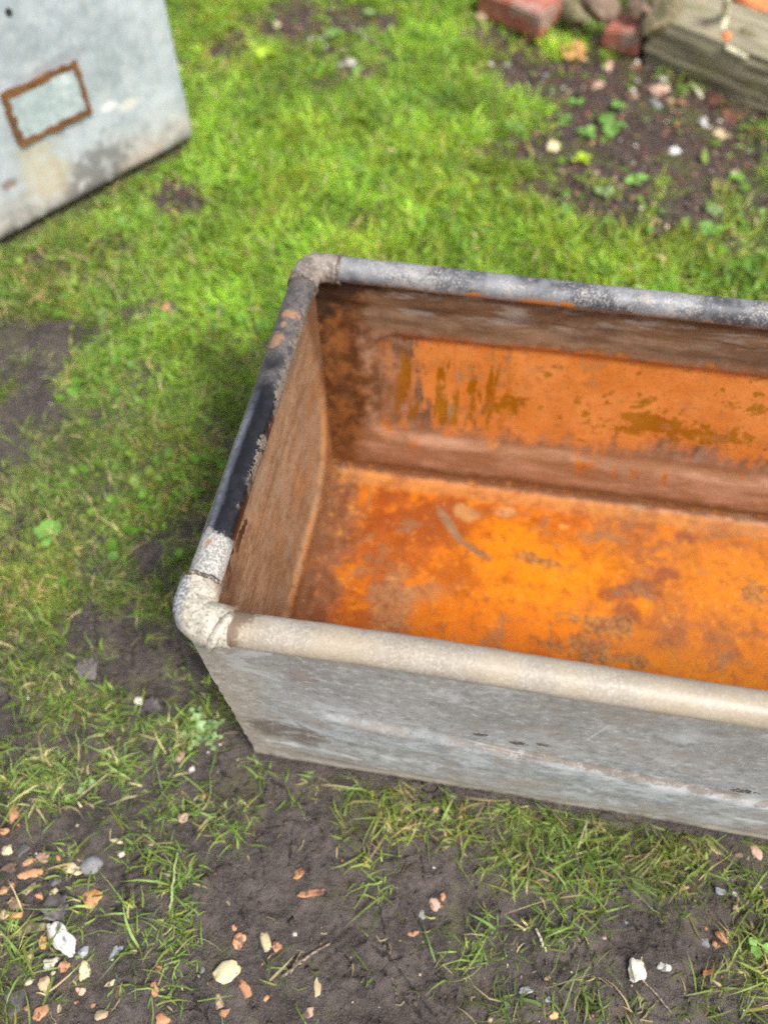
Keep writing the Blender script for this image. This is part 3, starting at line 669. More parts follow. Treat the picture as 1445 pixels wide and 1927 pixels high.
def mat_outer():
    g = G('weathered_galvanised_side'); P = g.co(); x, y, z = g.xyz(P)
    nA = g.noise(g.scl(P, 5, 5, 9), 1.0, 6, .6); nB = g.noise(g.scl(P, 16, 16, 27), 1.0, 8, .66, .3); sc = g.noise(g.scl(P, 26, 26, 260), 1.0, 5, .7, .3); nC = g.noise(P, 230, 4, .6); nD = g.noise(P, 26, 5, .6)
    c = g.mix(g.st(nA, .35, .68), (0.205, 0.205, 0.20), (0.295, 0.295, 0.29))
    c = g.mix(g.st(nB, .42, .7) * .5, c, (0.22, 0.235, 0.235))
    # warm dusty tint at the left end and under the rim
    c = g.mix(g.st(x + (nD - .5) * .08, .10, .02) * .75, c, (0.28, 0.235, 0.18))
    c = g.mix(g.st(z + (nB - .5) * .07, .34, .43) * .45, c, (0.215, 0.195, 0.175))
    # blue-grey band of bare zinc around mid height
    bz = g.st(z + (nB - .5) * .10 + (nD - .5) * .05 + x * .05, .13, .20) * g.st(z + (nB - .5) * .08 + x * .06, .315, .25)
    c = g.mix(bz * g.st(x, .03, .08) * .75, c, g.mix(g.st(nB, .4, .68), (0.22, 0.245, 0.26), (0.40, 0.43, 0.445)))
    # earthy dirt low down, white zinc bloom
    low = g.st(z + (nB - .5) * .05, .10, .04)
    c = g.mix(low * .8, c, g.mix(g.st(nB, .35, .65), (0.215, 0.18, 0.145), (0.33, 0.285, 0.24)))
    wb = g.st(nB + (nD - .5) * .5, .56, .70) * g.st(z + x * .02, .22, .12) * g.st(z, .015, .04)
    c = g.mix(wb * .8, c, (0.52, 0.51, 0.50))
    q = npt(545, 1372); c = g.mix(g.blob(x, z, q[0], q[1], .055, .042, 1.2, .45, nB) * .85, c, (0.105, 0.082, 0.066))
    q = npt(610, 1385); c = g.mix(g.blob(x, z, q[0], q[1], .045, .022, 1.6, .4, nB) * .6, c, (0.14, 0.115, 0.095))
    q = npt(565, 1255); c = g.mix(g.blob(x, z, q[0], q[1], .02, .02, 1.2, .5, nD) * .4, c, (0.20, 0.14, 0.12))
    # brown line of dirt caught on the fold, with a few dark pits
    ln = z - (.270 - (x - .231) * .122)
    c = g.mix(g.blob(ln, ln, -.006, -.006, .012, .012, 1.5, .5, nB) * g.st(x, .30, .38) * .7, c, (0.19, 0.140, 0.105))
    for px, py, ru in ((1022, 1393, .009), (975, 1391, .012), (905, 1372, .010), (1395, 1480, .016)):
        q = npt(px, py); c = g.mix(g.blob(x, z, q[0], q[1], ru, ru * .55, 1.6, .25, nC) * .9, c, (0.045, 0.03, 0.022))
    # scratches
    c = g.mix(g.st(sc, .62, .72) * g.st(nD, .4, .6) * .35, c, (0.52, 0.52, 0.50))
    c = g.mix(g.st(sc, .36, .28) * .2, c, (0.12, 0.105, 0.09))
    for x0, y0, x1, y1 in ((838, 1373, 1000, 1412), (1100, 1382, 1150, 1345), (905, 1405, 1060, 1440)):
        a = npt(x0, y0); b2 = npt(x1, y1); dx, dz = b2[0] - a[0], b2[1] - a[1]; ln_ = math.hypot(dx, dz)
        c = g.mix(g.blob(x, z, (a[0] + b2[0]) / 2, (a[1] + b2[1]) / 2, ln_ / 2, .0014, .9, .4, nC, math.atan2(dz, dx)) * .45, c, (0.50, 0.50, 0.49))
    nE = g.noise(P, 75, 8, .75, .3); nF = g.noise(P, 11, 6, .65, .5)
    c = g.mix(g.st(nE, .53, .61) * .55, c, (0.42, 0.41, 0.395)); c = g.mix(g.st(nE, .47, .40) * .5, c, (0.135, 0.122, 0.11))
    c = g.mix(g.st(nF, .54, .62) * .6, c, (0.23, 0.195, 0.165)); c = g.mix(g.st(nF, .45, .37) * .5, c, (0.38, 0.405, 0.415))
    c = g.hsv(c, .5, .9, 1.16)
    ed = g.st(z + (nE - .5) * .03, .045, .018); c = g.mix(ed * .55, c, (0.40, 0.36, 0.31))
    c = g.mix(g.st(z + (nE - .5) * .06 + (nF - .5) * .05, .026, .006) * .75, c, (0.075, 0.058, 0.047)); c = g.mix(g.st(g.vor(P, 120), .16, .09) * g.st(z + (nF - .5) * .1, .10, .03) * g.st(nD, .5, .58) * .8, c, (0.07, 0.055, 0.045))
    c = g.mix(g.st(nC, .60, .70) * .35, c, (0.42, 0.40, 0.37))
    return g.done(c, g.st(nB, .3, .7, .38, .62), .12, g.bump(sc * .12 + nC * .3 + nD * .6, .3, .002), .45)

def mat_rim(name, kind):
    g = G(name); P = g.co(); x, y, z = g.xyz(P)
    nA = g.noise(P, 16, 5, .6); nB = g.noise(P, 70, 5, .65); nC = g.noise(P, 330, 4, .65); nD = g.noise(P, 7, 3)
    if kind == 'cream':
        c = g.mix(g.st(nA, .35, .68), (0.275, 0.245, 0.205), (0.355, 0.325, 0.28))
        c = g.mix(g.st(nC, .52, .62) * .55, c, (0.50, 0.465, 0.40))
        c = g.mix(g.st(nC, .46, .36) * .65, c, (0.235, 0.185, 0.135)); c = g.mix(g.st(nD, .42, .58) * .5, c, (0.36, 0.295, 0.20)); nE = g.noise(P, 34, 8, .74, .3); c = g.mix(g.st(nE, .46, .38) * .28, c, (0.22, 0.18, 0.14)); c = g.mix(g.st(nE, .55, .64) * .25, c, (0.44, 0.41, 0.37))
        c = g.mix(g.st(z + (nB - .5) * .02, HT - .004, HT - .016) * .55, c, (0.33, 0.235, 0.15))
        c = g.mix(g.st(y + (nB - .5) * .02, .006, .016) * .4, c, (0.44, 0.42, 0.40))
        vo = g.vor(P, 210); c = g.mix(g.st(vo, .17, .10) * g.st(nB, .52, .60) * .8, c, (0.16, 0.12, 0.09))
        c = g.mix(g.st(x + (nB - .5) * .05 + (nC - .5) * .02 - y * .5, .080, .062) * .85, c, (0.13, 0.085, 0.058))
        c = g.hsv(c, .497, 1.06, .92)
        r, me, b = .46, .0, .10
    elif kind == 'black':
        # worn black paint: sky highlight painted blue-grey along the near half, grey-brown and lichen-rough at the far half
        c = g.mix(g.st(nB, .4, .65), (0.055, 0.056, 0.064), (0.10, 0.10, 0.115))
        sheen = g.st(x + (nB - .5) * .012 + (nA - .5) * .010, .001, -.006) * g.st(y + (nA - .5) * .2, .36, .26)
        c = g.mix(sheen * .85, c, g.mix(g.st(nB, .4, .6), (0.17, 0.175, 0.20), (0.27, 0.28, 0.315)))
        c = g.mix(g.st(1.0 - sheen, .6, 1.0) * .6, c, (0.022, 0.022, 0.026))
        far = g.st(y + (nA - .5) * .35, .30, .46) * .8
        c = g.mix(far * g.st(nB, .34, .55), c, g.mix(g.st(nC, .4, .6), (0.065, 0.057, 0.052), (0.145, 0.12, 0.105)))
        inner = g.st(x + (nC - .5) * .014 + (nB - .5) * .030, .0150, .0200)
        inner = inner * g.st(g.noise(P, 14, 5, .6), .42, .60)
        c = g.mix(inner * .6, c, g.mix(g.st(nC, .4, .6), (0.13, 0.095, 0.06), (0.26, 0.21, 0.155)))
        outer = g.st(x + (nC - .5) * .012 + (nB - .5) * .01, -.0125, -.017)
        c = g.mix(outer * .7, c, (0.17, 0.135, 0.11))
        end = g.st(y + (nB - .5) * .05 + (nC - .5) * .03, .115, .10)
        c = g.mix(end, c, g.mix(g.st(nC, .42, .6), (0.21, 0.20, 0.185), (0.42, 0.41, 0.385)))
        vo = g.vor(P, 150); c = g.mix(g.st(vo, .10, .05) * g.st(nB, .60, .63), c, (0.24, 0.20, 0.17))
        for px, py, rr in ((548, 592, .010), (520, 640, .011), (392, 1022, .006), (536, 612, .006)):
            q = on_z(px, py, HT + .018); c = g.mix(g.blob(x, y, q[0], q[1], rr, rr, 1.6, .2, nB) * .9, c, (0.27, 0.15, 0.085))
        wr = far + end + inner + outer
        r, me, b = g.st(wr + (nB - .5) * .6, .0, .8, .27, .66), g.st(wr, .1, .7, .85, .05), .22
    else:
        # far tube: blue-grey with pale speckled oxide
        c = g.mix(g.st(nA, .40, .60), (0.055, 0.058, 0.068), (0.185, 0.19, 0.205))
        c = g.mix(g.st(nC + (nD - .5) * .9 + (nB - .5) * .4, .50, .64) * .75, c, (0.34, 0.325, 0.31))
        c = g.mix(g.st(nB, .56, .68) * .6, c, (0.36, 0.27, 0.20))
        c = g.mix(g.st(y + (nC - .5) * .012, WT + .011, WT + .0165) * .8, c, (0.045, 0.042, 0.045))
        c = g.mix(g.st(z + (nC - .5) * .012, HT - .006, HT - .014) * .75, c, (0.36, 0.29, 0.20))
        for px, py, ru in ((1065, 573, .016), (1010, 566, .03), (890, 556, .012)):
            q = on_z(px, py, HT - .004); c = g.mix(g.blob(x, z, q[0], HT - .008, ru, .008, 1.4, .3, nB) * .85, c, (0.46, 0.175, 0.035))
        r, me, b = .5, .1, .45
    return g.done(c, r, me, g.bump(nC * .4 + nB * .5, b, .002), .5)

def mat_elbow(name, kind):
    g = G(name); P = g.co(); x, y, z = g.xyz(P)
    nB = g.noise(P, 60, 5, .65); nC = g.noise(P, 300, 4, .65)
    if kind == 'near':
        c = g.mix(g.st(nB, .38, .64), (0.33, 0.305, 0.25), (0.46, 0.43, 0.355))
        c = g.mix(g.st(x + (nB - .5) * .03, -.003, -.012), c, g.mix(g.st(nC, .4, .62), (0.17, 0.18, 0.195), (0.46, 0.475, 0.49)))
        c = g.mix(g.st(nC, .46, .38) * .8, c, (0.15, 0.125, 0.095)); c = g.mix(g.st(nC, .56, .64) * .7, c, (0.60, 0.57, 0.49))
        c = g.mix(g.st(z + (nB - .5) * .02, HT - .006, HT - .020) * .85, c, (0.17, 0.105, 0.072))
        c = g.mix(g.st(x + y + (nB - .5) * .02, .050, .066) * .8, c, (0.19, 0.125, 0.085))
    else:
        c = g.mix(g.st(nB, .38, .64), (0.115, 0.095, 0.080), (0.27, 0.225, 0.19))
        c = g.mix(g.st(nC, .56, .68) * .7, c, (0.46, 0.43, 0.39))
        c = g.mix(g.st(nC, .42, .30) * .75, c, (0.05, 0.04, 0.035))
    return g.done(c, .55, .05, g.bump(nC * .5 + nB * .8, .16, .002), .5)

# ================================================================== trough geometry
END_R = (0.060, 0.590, 0.055, 0.345, 0.15)      # y0 y1 z0 z1 corner radius of the pressed panel in the end wall
FAR_R = (0.085, LT - 0.085, 0.105, 0.372, 0.06)
def rr_sdf(u, v, r):
    cu, cv = (r[0] + r[1]) / 2, (r[2] + r[3]) / 2; hu, hv = (r[1] - r[0]) / 2 - r[4], (r[3] - r[2]) / 2 - r[4]
    if hv < 0: hv = 0.0
    qx = np.abs(u - cu) - hu; qy = np.abs(v - cv) - hv
    return np.sqrt(np.maximum(qx, 0) ** 2 + np.maximum(qy, 0) ** 2) + np.minimum(np.maximum(qx, qy), 0) - r[4]
def rr_sdf_nodes(g, u, v, r):
    cu, cv = (r[0] + r[1]) / 2, (r[2] + r[3]) / 2; hu, hv = (r[1] - r[0]) / 2 - r[4], max((r[3] - r[2]) / 2 - r[4], 0)
    qx = g.m('ABSOLUTE', u - cu) - hu; qy = g.m('ABSOLUTE', v - cv) - hv
    a = g.m('SQRT', g.m('POWER', g.m('MAXIMUM', qx, 0.0), 2.0) + g.m('POWER', g.m('MAXIMUM', qy, 0.0), 2.0))
    return a + g.m('MINIMUM', g.m('MAXIMUM', qx, qy), 0.0) - r[4]
def inset(z): return 0.010 * (1 - z / HT)
def lip(z): return 0.010 * (1 - sstep(0.0, 0.014, z)) ** 2           # rounded foot
M_OUT = mat_outer(); M_FARW = mat_far_wall(); M_ENDW = mat_end_wall(); M_FLOOR = mat_floor()
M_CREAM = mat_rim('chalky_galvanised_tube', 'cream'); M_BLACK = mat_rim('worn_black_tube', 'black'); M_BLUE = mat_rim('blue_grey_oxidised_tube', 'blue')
M_ELN = mat_elbow('chalky_elbow', 'near'); M_ELF = mat_elbow('grey_brown_elbow', 'far')
g = G('grimy_weld'); P = g.co(); n = g.noise(P, 260, 5, .65); n2 = g.noise(P, 70, 4)
M_BEAD = g.done(g.mix(g.st(n, .52, .64) * .7, g.mix(g.st(n2, .4, .6), (0.045, 0.033, 0.026), (0.13, 0.095, 0.07)), (0.40, 0.37, 0.32)), .6, normal=g.bump(n, .4, .002))
trough = empty('water_trough')
tagp(trough, 'long galvanised metal trough with rounded tube rim and bright orange rust inside', 'trough')
TS = 0.0035
ux = np.linspace(0, 1, 190); vz = np.concatenate([np.linspace(0, .02, 8), np.linspace(.026, HT - .006, 70)])
def wall_noise(a, b, s): return (fbm(a * 5, b * 5, s, 3) - .5) * 0.005 + (fbm(a * 22, b * 22, s + 5, 3) - .5) * 0.0012
def near_y(v): return -0.0135 + 0.0225 * (1 - v / HT)
def near_disp(X, Z):
    zt = 0.270 - (X - 0.231) * 0.122 * (X < LT)
    zt = np.maximum(zt, 0.12)
    e = sstep(0.0, 0.022, zt - Z) * sstep(0.03, 0.075, Z) * sstep(0.06, 0.20, X) * sstep(0.06, 0.20, LT - X)
    return 0.0075 * e + wall_noise(X, Z, 101)
def far_disp(X, Z):
    e = 1 - sstep(-0.018, 0.004, rr_sdf(X, Z, FAR_R))
    bead = np.exp(-((Z - 0.418) / 0.010) ** 2) * 0.004 - np.exp(-((Z - 0.386) / 0.008) ** 2) * 0.002
    return 0.010 * e + bead + wall_noise(X, Z, 202)
def end_disp(Y, Z, s=303):
    e = 1 - sstep(-0.020, 0.004, rr_sdf(Y, Z, END_R))
    return 0.007 * e + wall_noise(Y, Z, s)
def xr(u, z): a = 0.001 + inset(z); return a + u * (LT - 2 * a)
def nw(off):
    def f(u, v):
        X = xr(u, v); d = near_disp(X, v)
        # rough sheared ends of the sheet
        Y = -0.0135 + 0.0225 * (1 - v / HT) + lip(v) * .4 - d + off
        X = X + np.where(u < 1e-6, (vnoise(v * 60, v * 0 + 3, 5) - .5) * 0.003, 0)
        return np.stack([X, Y, v + 0.0005], -1)
    return f
V, F, M = slab_geo(nw(0.0), nw(TS), ux, vz); me = mesh_from('side_wall', V, F, True, 40, M); recalc(me)
link('side_wall', me, trough, [M_OUT, M_FARW])
def fw(off):
    def f(u, v):
        X = xr(u, v); Y = WT - inset(v) * 0.9 - lip(v) + far_disp(X, v) - off
        return np.stack([X, Y, v + 0.0005], -1)
    return f
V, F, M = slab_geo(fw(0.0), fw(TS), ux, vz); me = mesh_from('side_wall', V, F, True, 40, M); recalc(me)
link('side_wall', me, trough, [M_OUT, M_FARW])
uy = np.linspace(0, 1, 90)
def ew(off, sgn):
    def f(u, v):
        a = TS + 0.0006 + inset(v) * 0.9 + lip(v)
        yl = near_y(v) + lip(v) * .4 + TS + .0006; yh = WT - a
        Yn = yl + u * (yh - yl)
        edge = sstep(0, .03, u) * sstep(0, .03, 1 - u)
        X = 0.0015 + inset(v) + lip(v) - end_disp(Yn, v, 303 if sgn > 0 else 404) * edge + off
        # stay tucked against the displaced side walls
        Y = Yn + np.where(u < 1e-6, 1, 0) * 0.0
        return np.stack([X if sgn > 0 else LT - X, Y, v + 0.0005], -1)
    return f
for sg in (1, -1):
    V, F, M = slab_geo(ew(0.0, sg), ew(TS, sg), uy, vz); me = mesh_from('end_wall', V, F, True, 40, M); recalc(me)
    link('end_wall', me, trough, [M_OUT, M_ENDW])
# floor: sheet with coved edges
def floor_surf(off):
    def f(u, v):
        X = 0.012 + u * (LT - 0.024); Y = 0.012 + v * (WT - 0.024)
        d = np.minimum(np.minimum(X - 0.012, LT - 0.012 - X), np.minimum(Y - 0.012, WT - 0.012 - Y))
        r = 0.022; k = np.clip(r - d, 0, r); cove = r - np.sqrt(np.maximum(r * r - k * k, 0))
        Z = 0.0065 + cove * 0.9 + (fbm(X * 7, Y * 7, 500, 3) - .5) * 0.006 * sstep(0, .04, d) + (fbm(X * 60, Y * 60, 510, 3) - .5) * 0.0012
        return np.stack([X, Y, Z + off], -1)
    return f
fu = np.concatenate([np.linspace(0, .02, 10), np.linspace(.024, .976, 170), np.linspace(.98, 1, 10)]); fv = np.concatenate([np.linspace(0, .05, 10), np.linspace(.06, .94, 80), np.linspace(.95, 1, 10)])
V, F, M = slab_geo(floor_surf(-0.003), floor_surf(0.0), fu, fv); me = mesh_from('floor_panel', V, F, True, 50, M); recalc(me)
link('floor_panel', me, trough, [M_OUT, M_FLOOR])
# rim tubes
def rim(a, b, r, mat, seed, n=110, seg=26):
    a = np.array(a, float); b = np.array(b, float); t = np.linspace(0, 1, n)[:, None]; path = a + (b - a) * t
    s = t[:, 0] * np.linalg.norm(b - a)
    path[:, 2] += (fbm(s * 4, s * 0 + seed, seed, 3) - .5) * 0.004
    perp = np.array([-(b - a)[1], (b - a)[0], 0]); perp /= np.linalg.norm(perp)
    path += perp * ((fbm(s * 4, s * 0 + seed + 9, seed + 3, 3) - .5) * 0.003)[:, None]
    V, F = tube_geo(path, r, seg)
    ang = np.tile(np.arange(seg), n); along = np.repeat(np.arange(n), seg)
    ctr = np.repeat(path, seg, 0)
    k = 1 + (fbm(along * .35, ang * .6, seed + 70, 3) - .5) * 0.07
    V = ctr + (V - ctr) * k[:, None]
    me = mesh_from('rim_tube', V, F, True, 50); return link('rim_tube', me, trough, [mat])
EL = 0.047
rim((EL, 0, HT), (LT - EL, 0, HT), 0.0202, M_CREAM, 1)
rim((EL, WT, HT), (LT - EL, WT, HT), 0.0195, M_BLUE, 2)
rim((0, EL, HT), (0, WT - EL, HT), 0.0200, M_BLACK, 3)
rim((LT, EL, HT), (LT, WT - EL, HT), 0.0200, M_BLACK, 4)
def ring(p, axis_dir, R, r, mat, parent, name='weld_bead', seed=0, a0=0.0, a1=6.2832):
    ax = np.array(axis_dir, float); ax /= np.linalg.norm(ax); up = np.array([0, 0, 1.0]); s = np.cross(up, ax)
    n = 44; ts = np.linspace(a0, a1, n)
    path = np.array([np.array(p) + R * (1 + (vnoise(i * .7, seed, 3) - .5) * .03) * (math.cos(t) * s + math.sin(t) * up) + ax * (vnoise(i * .6, seed, 9) - .5) * .002 for i, t in enumerate(ts)])
    rad = r * (0.75 + 0.5 * np.array([vnoise(i * .9, seed, 4) for i in range(n)]))
    V, F = tube_geo2(path, rad, 8); me = mesh_from(name, V, F, True); recalc(me); return link(name, me, parent, [mat])
def tube_geo2(path, rad, seg):
    """tube with a frame carried along the path (for rings)"""
    n = len(path); T = np.gradient(path, axis=0); T /= np.linalg.norm(T, axis=1)[:, None]
    c = path.mean(0); V = []; F = []
    for i in range(n):
        a = path[i] - c; a -= T[i] * (a @ T[i]); a /= max(np.linalg.norm(a), 1e-9); b = np.cross(T[i], a)
        for k in range(seg):
            t = 2 * math.pi * k / seg; V.append(path[i] + rad[i] * (math.cos(t) * a + math.sin(t) * b))
    for i in range(n - 1):
        for k in range(seg):
            k2 = (k + 1) % seg; F.append((i * seg + k, i * seg + k2, (i + 1) * seg + k2, (i + 1) * seg + k))
    F.append(tuple(range(seg))); F.append(tuple((n - 1) * seg + k for k in range(seg)))
    return np.array(V), F
def elbow(cx, cy, sx, sy, r, mat, seed, label=None):
    """short cast elbow joining two tubes; tubes leave along (sx,0) and (0,sy)"""
    rb = 0.026; pts = []
    for t in np.linspace(EL + .003, rb, 8): pts.append((t, 0.0))
    for a in np.linspace(0, math.pi / 2, 13)[1:-1]: pts.append((rb - rb * math.sin(a), rb - rb * math.cos(a)))
    for t in np.linspace(rb, EL + .003, 8): pts.append((0.0, t))
    path = np.array([(cx + sx * p[0], cy + sy * p[1], HT) for p in pts])
    n = len(path); seg = 28
    rr = r * (1 + 0.06 * np.sin(np.linspace(0, math.pi, n)))
    V, F = tube_geo(path, rr, seg); ctr = np.repeat(path, seg, 0)
    ang = np.tile(np.arange(seg), n); along = np.repeat(np.arange(n), seg)
    V = ctr + (V - ctr) * (1 + (fbm(along * .45, ang * .4, seed, 2) - .5) * 0.12)[:, None]
    me = mesh_from('corner_elbow', V, F, True, 60); recalc(me)
    o = link('corner_elbow', me, trough, [mat])
    if label: o['label'] = label
    if not label or 'rusty' not in label: ring((cx + sx * (EL + .001), cy, HT), (1, 0, 0), r + .0002, .0026, M_BEAD, o, seed=seed + 1)
    ring((cx, cy + sy * (EL + .001), HT), (0, 1, 0), r + .0002, .0026, M_BEAD, o, seed=seed + 2)
    return o
e1 = elbow(0, 0, 1, 1, 0.0238, M_ELN, 11, 'chalky cream elbow with a rusty seam')
# raised lug across the near corner, down to the sheet
lug = np.array([(0.0500, 0.007, HT + .0200), (0.046, -0.005, HT + .0225), (0.040, -0.0155, HT + .0165), (0.034, -0.0225, HT + .005), (0.028, -0.0235, HT - .009), (0.022, -0.017, HT - .024)])
V, F = tube_geo(lug, [.004, .0062, .0068, .0068, .0064, .004], 10); me = mesh_from('lug', V, F, True); recalc(me); link('lug', me, e1, [M_ELN])
elbow(0, WT, 1, -1, 0.0215, M_ELF, 21, 'grey-brown elbow with pale weld rings')
elbow(LT, 0, -1, 1, 0.0230, M_ELN, 31); elbow(LT, WT, -1, -1, 0.0215, M_ELF, 41)

# ================================================================== far tank
def mat_tank():
    g = G('pale_galvanised_tank'); P = g.co(); x, y, z = g.xyz(P)       # x along the face, z up
    nA = g.noise(g.scl(P, 6, 6, 4), 1.0, 5, .6); nB = g.noise(P, 24, 5, .62); dr = g.noise(g.scl(P, 34, 34, 5), 1.0, 5, .6); sp = g.vor(P, 55, out='Color'); nC = g.noise(P, 150, 3)
    spv = g.nt.nodes.new('ShaderNodeSeparateColor'); g.put(spv.inputs[0], sp); spx = S(g, spv.outputs[0])
    c = g.mix(g.st(nA, .35, .68), (0.29, 0.335, 0.365), (0.42, 0.465, 0.50))
    c = g.mix(g.st(spx, .2, .9) * .25, c, (0.52, 0.56, 0.58))
    c = g.mix(g.st(dr, .5, .72) * .5, c, (0.43, 0.415, 0.385))
    c = g.mix(g.st(dr, .44, .30) * .35, c, (0.29, 0.315, 0.335))
    low = g.st(z + (nB - .5) * .12 + (dr - .5) * .10, .155, .045)
    c = g.mix(low * .85, c, g.mix(g.st(nB, .35, .65), (0.36, 0.325, 0.30), (0.50, 0.46, 0.42)))
    def b(c, px, py, ru, rv, wob, colr, f, soft=.4):
        s, zz = tpt(px, py); return g.mix(g.blob(x, z, s, zz, ru, rv, wob, soft, nB) * f, c, colr)
    c = b(c, 190, 320, .10, .06, 1.4, (0.17, 0.165, 0.16), .85)
    c = b(c, 210, 350, .06, .035, 1.3, (0.13, 0.125, 0.125), .8)
    c = b(c, 85, 320, .06, .07, 1.2, (0.50, 0.43, 0.29), .65)
    c = b(c, 35, 440, .10, .02, 1.2, (0.14, 0.125, 0.115), .7); c = g.mix(g.st(z + (nB - .5) * .09, .065, .02) * .6, c, (0.17, 0.15, 0.135))
    c = g.mix(g.st(nB, .46, .38) * .35, c, (0.22, 0.25, 0.275)); c = g.mix(g.st(nB, .54, .62) * .35, c, (0.54, 0.57, 0.59))
    c = b(c, 90, 130, .08, .022, 1.2, (0.27, 0.28, 0.31), .75)
    c = b(c, 20, 345, .018, .012, 1.3, (0.22, 0.14, 0.12), .8)
    c = b(c, 205, 200, .022, .012, 1.4, (0.72, 0.72, 0.70), .8)
    c = b(c, 245, 196, .03, .012, 1.4, (0.66, 0.63, 0.58), .7)
    c = b(c, 275, 290, .07, .018, 1.3, (0.50, 0.40, 0.35), .6)
    c = g.mix(g.st(z + (nB - .5) * .02, .020, .010), c, (0.06, 0.045, 0.038))
    return g.done(c, g.st(nA, .3, .7, .42, .62), .15, g.bump(nB * .6 + nC * .3, .25, .003), .5)
def tpt(px, py):
    d = ray(px, py); t = ((TC - CAM) @ TN) / (d @ TN); q = CAM + d * t
    return float((q - TB) @ TDIR), float(q[2])
TW0, TW1, TDEP, THT = -0.34, float(np.linalg.norm(TC - TB)), 0.60, 0.62
tank = empty('water_tank', (TB[0], TB[1], 0.0), math.atan2(TDIR[1], TDIR[0]))
tagp(tank, 'pale blue-grey galvanised tank with a rusty rectangular mark, standing on the grass', 'tank')
M_TANK = mat_tank()
# local axes: x along the face, -y out of the face towards the trough, z up
def sheet(fo, fi, nu, nv, name, mats, parent):
    V, F, M = slab_geo(fo, fi, np.linspace(0, 1, nu), np.linspace(0, 1, nv)); me = mesh_from(name, V, F, True, 40, M); recalc(me); return link(name, me, parent, mats)
def tw(which, off):
    def f(u, v):
        Z = 0.004 + v * (THT - 0.004); foot = 0.016 * (1 - sstep(0, .03, Z - .004)) ** 2
        if which in ('front', 'back'):
            X = TW0 + u * (TW1 - TW0); d = (fbm(X * 3, Z * 3, 600, 3) - .5) * 0.008 + 0.004 * sstep(.0, .03, TW1 - .19 - X) * sstep(.22, .3, Z)
            Y = -d + foot + off if which == 'front' else TDEP - foot - off
            return np.stack([X, Y + 0 * X, Z], -1)
        Y = 0.0045 + u * (TDEP - 0.009) + 0 * Z
        X = (TW1 - foot - off) if which == 'right' else (TW0 + foot + off)
        return np.stack([X + 0 * Y, Y, Z], -1)
    return f
sheet(tw('front', 0), tw('front', .003), 80, 60, 'front_panel', [M_TANK, M_TANK], tank)
sheet(tw('back', 0), tw('back', .003), 12, 20, 'back_panel', [M_TANK, M_TANK], tank)
sheet(tw('right', 0), tw('right', .003), 12, 20, 'end_panel', [M_TANK, M_TANK], tank)
sheet(tw('left', 0), tw('left', .003), 12, 20, 'end_panel', [M_TANK, M_TANK], tank)
def tb(off):
    def f(u, v): return np.stack([TW0 + .02 + u * (TW1 - TW0 - .04), .02 + v * (TDEP - .04), 0.012 + off + 0 * u], -1)
    return f
sheet(tb(0), tb(.003), 4, 4, 'bottom_panel', [M_TANK, M_TANK], tank)
for a, b_ in (((TW0, 0), (TW1, 0)), ((TW0, TDEP), (TW1, TDEP)), ((TW0, .014), (TW0, TDEP - .014)), ((TW1, .014), (TW1, TDEP - .014))):
    p = np.linspace(0, 1, 20)[:, None] * (np.array(b_) - np.array(a)) + np.array(a); V, F = tube_geo(np.c_[p, np.full(20, THT + .006)], .013, 14)
    me = mesh_from('rim_tube', V, F, True, 50); recalc(me); link('rim_tube', me, tank, [M_TANK])
# rusty scar of a plate: ragged raised rust border round a cleaner panel
g = G('flaking_brown_rust'); P = g.co(); n = g.noise(P, 40, 5, .65); n2 = g.noise(P, 190, 4, .6)
M_SCAR = g.done(g.mix(g.st(n2, .35, .65), g.mix(g.st(n, .4, .6), (0.13, 0.055, 0.016), (0.25, 0.105, 0.026)), (0.085, 0.04, 0.016)), .85, normal=g.bump(n2 + n, .8, .004))
g = G('clean_zinc_plate'); P = g.co(); n = g.noise(P, 18, 5, .65); n2 = g.noise(P, 60, 4, .6)
M_PLATE = g.done(g.mix(g.st(n, .55, .72) * .7, g.mix(g.st(n2, .35, .7), (0.30, 0.36, 0.37), (0.42, 0.48, 0.49)), (0.62, 0.66, 0.67)), .5, .15, g.bump(n2, .3, .003))
s0, z0 = 0.152, 0.214; s1, z1 = 0.345, 0.326
def wob(t, seed): return (fbm(t * 60, t * 0 + seed, 700 + seed, 3) - .5) * 0.010
plate = link('plate_patch', mesh_from('plate_patch', [(s0, -.0085, z0), (s1, -.0085, z0), (s1, -.0085, z1), (s0, -.0085, z1), (s0, 0.002, z0), (s1, 0.002, z0), (s1, .002, z1), (s0, .002, z1)],
        [(0, 1, 2, 3), (4, 7, 6, 5), (0, 4, 5, 1), (1, 5, 6, 2), (2, 6, 7, 3), (3, 7, 4, 0)], False), tank, [M_PLATE])
def rust_strip(a, b, seed, w=0.0075):
    t = np.linspace(0, 1, 40); a = np.array(a); b = np.array(b); d = (b - a) / np.linalg.norm(b - a); nrm = np.array([-d[1], d[0]])
    c = a + (b - a) * t[:, None]; ln = np.linalg.norm(b - a)
    lo = c - nrm * (w + wob(t * ln, seed))[:, None]; hi = c + nrm * (w + wob(t * ln, seed + 4))[:, None]
    V = []; F = []
    for i in range(40):
        for q, yv in ((lo[i], .001), (lo[i], -.0095), (hi[i], -.0100), (hi[i], .001)): V.append((q[0], yv - 0.0005 * (seed % 2), q[1]))
    for i in range(39):
        for k in range(4):
            k2 = (k + 1) % 4; F.append((4 * i + k, 4 * i + k2, 4 * i + 4 + k2, 4 * i + 4 + k))
    F += [(0, 1, 2, 3), (159, 158, 157, 156)]
    me = mesh_from('rust_edge', V, F, True, 40); recalc(me); link('rust_edge', me, tank, [M_SCAR])
